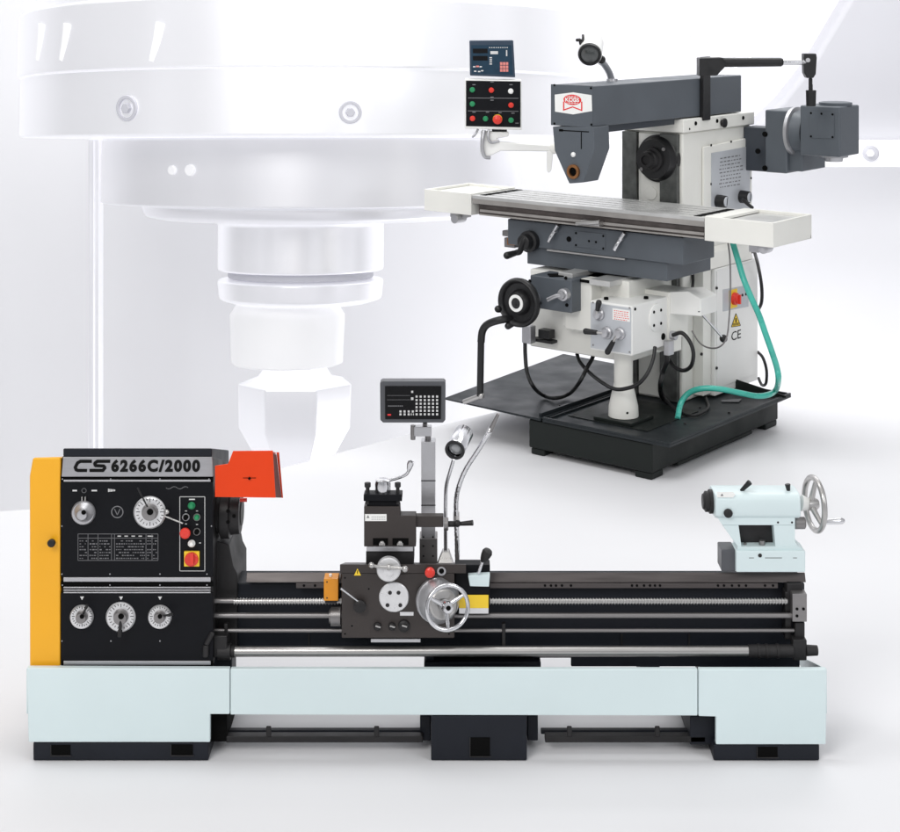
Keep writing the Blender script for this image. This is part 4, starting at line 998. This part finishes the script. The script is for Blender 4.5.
for u, v in ((716.5, 288), (716.5, 368), (742, 295), (745.5, 294)): rev(b, at(u, v, a=-.167), NA, [(0, .008), (.005, .007)], 12)
for u, v in ((712, 261), (732, 256), (751, 252), (701, 354)): rev(b, at(u, v, a=-.20), NA, [(0, .008), (.008, .007)], 10)
mp('screw', 'iron', b, parent=cab)
b = B(); q0 = at(699, 311, a=-.0); q1 = at(723.5, 338.5, a=.02)
cyl(b, q0, q1, .006); lv = mp('feed_handle', 'chrome', b)
b = B(); ball(b, q1, .020, 16); mp('handle_ball', 'rubber', b, parent=lv)
b = B(); q = at(700, 382, a=-.225); rev(b, q+V((-.02, 0, 0)), NA, [(0, .026), (.03, .026), (.034, .016)], 24); mp('drain_plug', 'chrome', b)

# parked vertical head with lifting arm
b = B(); p = [at(u, v, b=1.34) for u, v in ((751, 128), (765, 126), (768, 110), (771, 108), (787, 107), (787, 173), (752, 170))]
box(b, -.249, -.10, 1.33, 1.46, 1.32, 1.555); hb = mp('head_bracket', 'greyd', b, .006)
hA = at(765, 111, b=1.30)
b = B()
c0 = at(766, 173, b=1.30); c1 = at(787, 174, b=1.30)
box(b, -.105, .025, 1.30, 1.62, 1.322, 1.655); mp('head_gear_case', 'greyp', b, .010, seg=3)
b = B(); box(b, .02, .10, 1.33, 1.60, 1.335, 1.60); mp('head_gear_case', 'greyp', b, .006)
b = B()
for u, v in ((765, 134), (765, 168), (758, 151)): rev(b, at(u, v, b=1.297), NB, [(0, .015), (.006, .014)], 14)
mp('screw', 'hole', b, parent=hb)
dc = at(800, 132, b=1.36)
b = B(); rev(b, V((.035, 1.36, 1.545)), NA, [(0, .128), (.018, .128), (.02, .12)], 56); mp('swivel_disc', 'silver', b)
b = B(); rev(b, V((.056, 1.36, 1.545)), NA, [(0, .11), (.06, .10), (.062, .08)], 48); mp('swivel_neck', 'greyp', b)
b = B(); q0 = at(798, 154, b=1.24); q1 = at(842, 103, b=1.24)
x0, x1 = at(800, 130, b=1.24).x, at(840, 130, b=1.24).x
z0, z1 = at(820, 156, b=1.24).z, at(820, 106, b=1.24).z
box(b, x0, x1, 1.24, 1.47, z0, z1); vh = mp('vertical_head', 'greyp', b, .008, seg=3)
b = B(); p = [at(u, v, b=1.2365) for u, v in ((809.5, 111), (834, 112.5), (834, 138.5), (809.5, 138))]; prism(b, p, (0, .0034, 0)); hp = mp('head_cover', 'greyp', b, .001)
b = B()
for u, v in ((811, 113), (832.5, 114.3), (811, 136.3), (832.5, 137), (821.5, 113.6)): rev(b, at(u, v, b=1.2365), NB, [(0, .006), (.003, .005)], 10)
mp('screw', 'hole', b, parent=hp)
b = B(); rev(b, V(((x0+x1)/2+.03, 1.36, z1)), (0, 0, 1), [(0, .085), (.015, .085), (.018, .07)], 40); mp('head_cap', 'greyp', b)
b = B(); rev(b, V(((x0+x1)/2+.02, 1.36, z0)), (0, 0, -1), [(0, .075), (.012, .075), (.014, .05), (.035, .045)], 40); mp('head_spindle', 'silver', b)
# lifting arm
pq = at(706, 100, a=-.235)
b = B(); obox(b, V((-.249, pq.y-.04, 1.615)), (.022, 0, 0), (0, .075, 0), (0, 0, .33)); post = mp('arm_post', 'rubber', b, .003)
b = B(); prism(b, [wp(u, v, 7.98) for u, v in ((699.5, 58), (723, 57.5), (725, 60), (725, 67), (717, 75.5), (699.5, 76))], EY*.10); mp('arm_socket', 'rubber', b, .004)
YA = 8.03
tip = wp(805, 62, YA)
b = B(); cyl(b, wp(723, 62.3, YA), wp(781, 62, YA), .024, .022, 24); cyl(b, wp(781, 62, YA), wp(783, 62, YA), .022, .015, 24); mp('gas_strut_body', 'rubber', b)
b = B(); cyl(b, wp(782, 62, YA), wp(806, 62, YA), .014, n=20); mp('strut_rod', 'chrome', b)
b = B(); prism(b, [wp(u, v, YA-.03) for u, v in ((804, 53.5), (816.5, 53.5), (817, 58), (816, 74), (813.5, 78), (807, 78), (804.5, 73))], EY*.06); cyl(b, wp(810.5, 78, YA), wp(810.5, 91, YA), .010, n=14); mp('strut_joint', 'rubber', b, .004)
b = B(); p = wp(811, 90, YA); cyl(b, p, wp(811, 106, YA), .026, .024, 16); cyl(b, wp(811, 84, YA), p, .009); mp('eye_bolt', 'rubber', b, .002)
b = B(); ball(b, wp(804.8, 62, YA-.02), .012, 10); cyl(b, wp(808, 60, YA-.045), wp(808, 60, YA-.03), .011); mp('pin', 'silver', b)

# hose and cables
b = B(); hp_ = [at(733, 243, b=.42), at(738, 260, b=.40), at(744, 280, b=.38), at(751, 297, b=.38), at(759, 315, b=.4), at(766, 335, b=.42), at(772, 352, b=.45),
     at(777, 368, b=.5), at(778.5, 380, b=.55), at(776, 389.5, z=.255), at(769, 394.5, z=.25), at(757, 396, z=.255), at(740, 393, z=.28), at(720, 389, z=.31), at(702, 388.5, z=.31), at(689, 393, z=.28), at(681, 403, z=.235), at(677.5, 419, z=.187)]
tube(b, hp_, .0145, 14, k=6); mp('coolant_hose', 'teal', b)
def cable(pts, r, m='rubber', name='cable'):
    b = B(); tube(b, pts, r, 10, k=8); return mp(name, m, b)
cable([at(525, 342, b=.17), at(525.3, 355, b=.17), at(527, 372, b=.15), at(533, 386, b=.13), at(543, 395, z=.21), at(556, 398, z=.21), at(570, 393, z=.22), at(580, 381, b=.2), at(588, 366, b=.28), at(592, 359, b=.32), at(594, 352, b=.36)], .0105)
cable([at(655, 347, b=.2), at(653, 360, b=.16), at(647, 374, b=.12), at(638, 384, b=.10), at(626, 388.5, b=.10), at(615, 389, b=.12), at(603, 383, b=.2), at(590, 373, b=.29), at(580, 362, b=.33), at(577, 354, b=.36)], .0095)
cable([at(673, 335, b=.38), at(682, 333, b=.36), at(690, 342, b=.36), at(693.5, 354, b=.36), at(691, 366, b=.38), at(683, 370.5, b=.42), at(674, 366, b=.46), at(667, 356, b=.48)], .010)
cable([at(666, 346, b=.4), at(667, 360, b=.4), at(663, 372, b=.42), at(660.5, 385, b=.42), at(662, 396, z=.24), at(668, 403, z=.2)], .013)
cable([at(660, 391, z=.26), at(669, 403, z=.215), at(680, 412, z=.196), at(695, 415.5, z=.196), at(708, 408, z=.2), at(706, 398, z=.2)], .007, 'iron')
cable([at(728, 242, b=.5), at(730, 260, b=.5), at(730.5, 290, b=.5), at(729, 320, b=.5), at(726.5, 338, b=.5), at(720, 346.5, b=.5), at(710, 348, b=.52), at(700, 343, b=.55), at(692, 331, b=.6)], .004, 'steel_d')
cable([at(754, 250, b=1.0), at(758, 265, b=1.2), at(761.5, 285, b=1.3), at(761.5, 302, b=1.3), at(757, 312, b=1.36)], .009)
cable([at(758, 352, b=1.36), at(763, 358, b=1.32), at(766.5, 370, b=1.32), at(766, 383, b=1.32), at(762, 385, b=1.36), at(758.5, 378, b=1.4)], .008)
cable([at(692, 266, a=-.24), at(693, 282, a=-.235), at(690, 300, a=-.2)], .008)
# ================================================================== SETTING
def wb(u, v, y): return V(((u-450)/F*y, y, EYE-v/F*y))
def st(name, bm, m, bevel=0., seg=3):
    o = build(name, bm, m, None, bevel, seg); o['kind'] = 'structure'; return o
b = B()
edge = [(12, -3), (12, 9.3), (1.2, 9.3)]
for i in range(1, 9):
    t = i/8; edge.append((1.2-3.2*t, 9.3-2.2*(t*t*(3-2*t))))
edge += [(-12, 7.1), (-12, -3)]
prism(b, [(x, y, 0) for x, y in edge], (0, 0, -.5))
st('floor', b, 'floor', .12, 5)
b = B(); pr = [(-3, 5.5), (9.5, -3.2)]
prof = [(-3.0, -3.2), (12.0, -3.2)]+[(12+2*math.sin(PI/2*i/8), -1.2-2*math.cos(PI/2*i/8)) for i in range(1, 9)]+[(14.0, 9.0)]
f = [[b.verts.new((x, y, z)) for y, z in prof] for x in (-13, 13)]
for i in range(len(prof)-1): b.faces.new((f[0][i], f[1][i], f[1][i+1], f[0][i+1]))
st('backdrop', b, 'wall')

# pale machining spindle far behind
YS = 11.0; sp_ = YS/F
tilt = V((0, 150/F, 1)).normalized()
spin = empty('machining_spindle', wb(312, 150, YS), 0, 'huge pale washed out machining spindle with bolted collars hanging behind the lathe', 'spindle')
def bp(name, prof, m, n=72, du=0, dv=150, bevel=.016):
    b = B(); rev(b, (du*sp_, 0, 0), tilt, [((150-v)*sp_, r*sp_) for v, r in prof], n)
    return build(name, b, m, spin, bevel)
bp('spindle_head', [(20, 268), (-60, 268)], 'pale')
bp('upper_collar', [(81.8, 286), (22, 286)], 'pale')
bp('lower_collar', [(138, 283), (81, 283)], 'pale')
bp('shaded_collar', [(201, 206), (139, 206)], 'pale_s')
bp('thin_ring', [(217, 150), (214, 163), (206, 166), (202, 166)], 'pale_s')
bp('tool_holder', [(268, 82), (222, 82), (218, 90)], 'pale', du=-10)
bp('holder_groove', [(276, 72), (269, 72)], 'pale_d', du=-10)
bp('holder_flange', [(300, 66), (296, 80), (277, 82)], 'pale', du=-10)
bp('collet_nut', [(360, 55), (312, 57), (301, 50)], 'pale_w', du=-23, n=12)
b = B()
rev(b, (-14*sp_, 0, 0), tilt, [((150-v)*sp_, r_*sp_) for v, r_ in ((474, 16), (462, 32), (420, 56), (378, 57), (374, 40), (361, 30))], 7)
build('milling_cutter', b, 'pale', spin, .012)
def front(u, r, v):                                                   # point on a collar's front skin
    y = 0; o = spin.location; R = r*sp_
    for _ in range(30):
        Y = YS+y; x = (u-450)/F*Y-o.x; z = EYE-v/F*Y-o.z
        cy = z*150/F; y = .5*y+.5*(cy-math.sqrt(max(0, R*R-x*x)))
    return V((x, y, z)), V((x, y-cy, 0)).normalized()
for u, v, r in ((128, 108, 11), (350, 112, 9.5)):
    p, n = front(u, 283, v); b = B(); ringflat(b, p-n*.01, n, r*.72*sp_, r*sp_, .03, 32); o = build('collar_bolt', b, 'pale_d', spin, .004)
    b = B(); rev(b, p-n*.02, n, [(0, r*.45*sp_), (.05, r*.42*sp_)], 6); build('bolt_head', b, 'pale_d', o, .004)
for u, v, r in ((173, 170, 4.5), (191, 170, 5.5)):
    p, n = front(u, 206, v); b = B(); rev(b, p-n*.01, n, [(0, r*sp_), (.03, r*.9*sp_)], 20); build('collar_bolt', b, 'pale_w', spin, .004)
for u in (40, 65, 157, 249):
    p, n = front(u, 286, 42); b = B(); s = n.cross(V((0, 0, 1)))
    tube(b, [p+V((0, 0, .11))-n*.015-s*.02, p-n*.015, p+V((0, 0, -.11))-n*.015+s*.03], .034, 12); build('coolant_nozzle', b, 'pale_w', spin)

b = B(); x0 = wb(88, 0, 11.6).x; x1 = wb(99, 0, 11.6).x; box(b, x0, x1, 11.6, 11.75, -3.2, wb(0, 139, 11.6).z)
box(b, x0+.03, x1-.03, 11.58, 11.6, -3.19, wb(0, 140, 11.6).z)
po = build('enclosure_post', b, 'pale', None, .01); po['label'] = 'tall slim white post at left behind the yellow end cover'; po['category'] = 'post'

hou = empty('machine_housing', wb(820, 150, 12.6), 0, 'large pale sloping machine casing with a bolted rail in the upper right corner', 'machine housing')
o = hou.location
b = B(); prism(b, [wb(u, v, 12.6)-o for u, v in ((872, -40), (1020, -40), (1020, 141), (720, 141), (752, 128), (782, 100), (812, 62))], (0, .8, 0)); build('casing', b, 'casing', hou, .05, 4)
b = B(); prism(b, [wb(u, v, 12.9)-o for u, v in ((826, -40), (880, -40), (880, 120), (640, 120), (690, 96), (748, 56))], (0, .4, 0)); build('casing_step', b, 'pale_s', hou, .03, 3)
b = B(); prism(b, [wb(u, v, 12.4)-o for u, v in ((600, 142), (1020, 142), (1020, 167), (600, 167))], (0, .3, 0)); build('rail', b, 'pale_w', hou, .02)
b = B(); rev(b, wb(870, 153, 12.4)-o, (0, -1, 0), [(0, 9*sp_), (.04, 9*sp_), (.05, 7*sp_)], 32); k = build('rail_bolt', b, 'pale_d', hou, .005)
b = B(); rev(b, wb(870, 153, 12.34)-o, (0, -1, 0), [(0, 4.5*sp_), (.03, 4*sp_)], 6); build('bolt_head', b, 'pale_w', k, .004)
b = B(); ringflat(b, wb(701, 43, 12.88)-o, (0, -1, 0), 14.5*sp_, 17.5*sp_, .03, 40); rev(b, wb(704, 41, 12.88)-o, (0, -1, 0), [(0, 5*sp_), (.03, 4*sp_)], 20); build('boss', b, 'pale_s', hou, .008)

# ================================================================== CAMERA, LIGHT
sc = bpy.context.scene
cam = bpy.data.objects.new('camera', bpy.data.cameras.new('camera')); C.objects.link(cam)
cam.location = (0, 0, EYE); cam.rotation_euler = (PI/2, 0, 0)
cam.data.sensor_width = 36; cam.data.lens = F*36/900; cam.data.shift_y = -416/900
cam.data.clip_start = .1; cam.data.clip_end = 200
sc.camera = cam

w = bpy.data.worlds.new('World'); sc.world = w; w.use_nodes = True
nt = w.node_tree; N = nt.nodes; LK = nt.links; bg = N['Background']
tc = N.new('ShaderNodeTexCoord'); sx = N.new('ShaderNodeSeparateXYZ'); LK.new(tc.outputs['Generated'], sx.inputs[0])
mr = N.new('ShaderNodeMapRange'); mr.inputs['From Min'].default_value = -1; mr.inputs['From Max'].default_value = 1; LK.new(sx.outputs['Z'], mr.inputs['Value'])
cr_ = N.new('ShaderNodeValToRGB'); LK.new(mr.outputs[0], cr_.inputs[0])
e = cr_.color_ramp.elements; e[0].position = 0; e[0].color = (.55, .55, .57, 1); e[1].position = 1; e[1].color = (1, 1, 1, 1)
k = cr_.color_ramp.elements.new(.5); k.color = (.72, .73, .76, 1)
# soft light and dark bands around the studio, so that metal has something to reflect
mpg = N.new('ShaderNodeMapping'); mpg.inputs['Scale'].default_value = (1, 1, .12); LK.new(tc.outputs['Generated'], mpg.inputs['Vector'])
wn = N.new('ShaderNodeTexNoise'); wn.inputs['Scale'].default_value = 3.2; wn.inputs['Detail'].default_value = 1.5; LK.new(mpg.outputs[0], wn.inputs['Vector'])
wr = N.new('ShaderNodeMapRange'); wr.inputs['From Min'].default_value = .38; wr.inputs['From Max'].default_value = .62; wr.inputs['To Min'].default_value = .45; wr.inputs['To Max'].default_value = 1.5
LK.new(wn.outputs['Fac'], wr.inputs['Value'])
wm = N.new('ShaderNodeVectorMath'); wm.operation = 'SCALE'; LK.new(cr_.outputs[0], wm.inputs[0]); LK.new(wr.outputs[0], wm.inputs['Scale']); LK.new(wm.outputs[0], bg.inputs['Color']); bg.inputs['Strength'].default_value = .58

def area(name, loc, tgt, size, sizey, power, col=(1, 1, 1)):
    l = bpy.data.lights.new(name, 'AREA'); l.shape = 'RECTANGLE'; l.size = size; l.size_y = sizey; l.energy = power; l.color = col
    o = bpy.data.objects.new(name, l); C.objects.link(o); o.location = loc
    o.rotation_euler = (V(tgt)-V(loc)).to_track_quat('-Z', 'Y').to_euler(); return o
area('key_softbox', (-2.6, -.5, 5.2), (.2, 5.5, .9), 3.2, 2.4, 240, (1, .985, .96))
area('side_fill', (4.2, 1.0, 3.6), (.6, 6.2, .9), 1.6, 3, 62, (.96, .98, 1))  # added fill lamp out of view, also there to reflect in metal
area('backdrop_fill', (0, 9.6, 6.4), (0, 13.6, .6), 10, 1.6, 235)  # unseen lamp added above to brighten the wall
area('pit_fill', (2.6, 11.4, -2.6), (2.8, 14, 1.0), 5, 1.0, 70)  # unseen lamp added below the floor edge to lift the lower wall
area('rear_floor_fill', (2.2, 9.4, 4.6), (1.8, 8.7, 0), 3.4, .8, 60)  # unseen overhead lamp added to brighten the back of the floor
area('background_fill', (-1.5, 5.2, 6.2), (-.8, 11, 1.4), 5, 1.5, 150)  # unseen lamp added to brighten the spindle from the front
sc.view_settings.view_transform = 'Standard'; sc.view_settings.look = 'None'; sc.view_settings.exposure = 0
sc.cycles.max_bounces = 8; sc.cycles.use_denoising = True
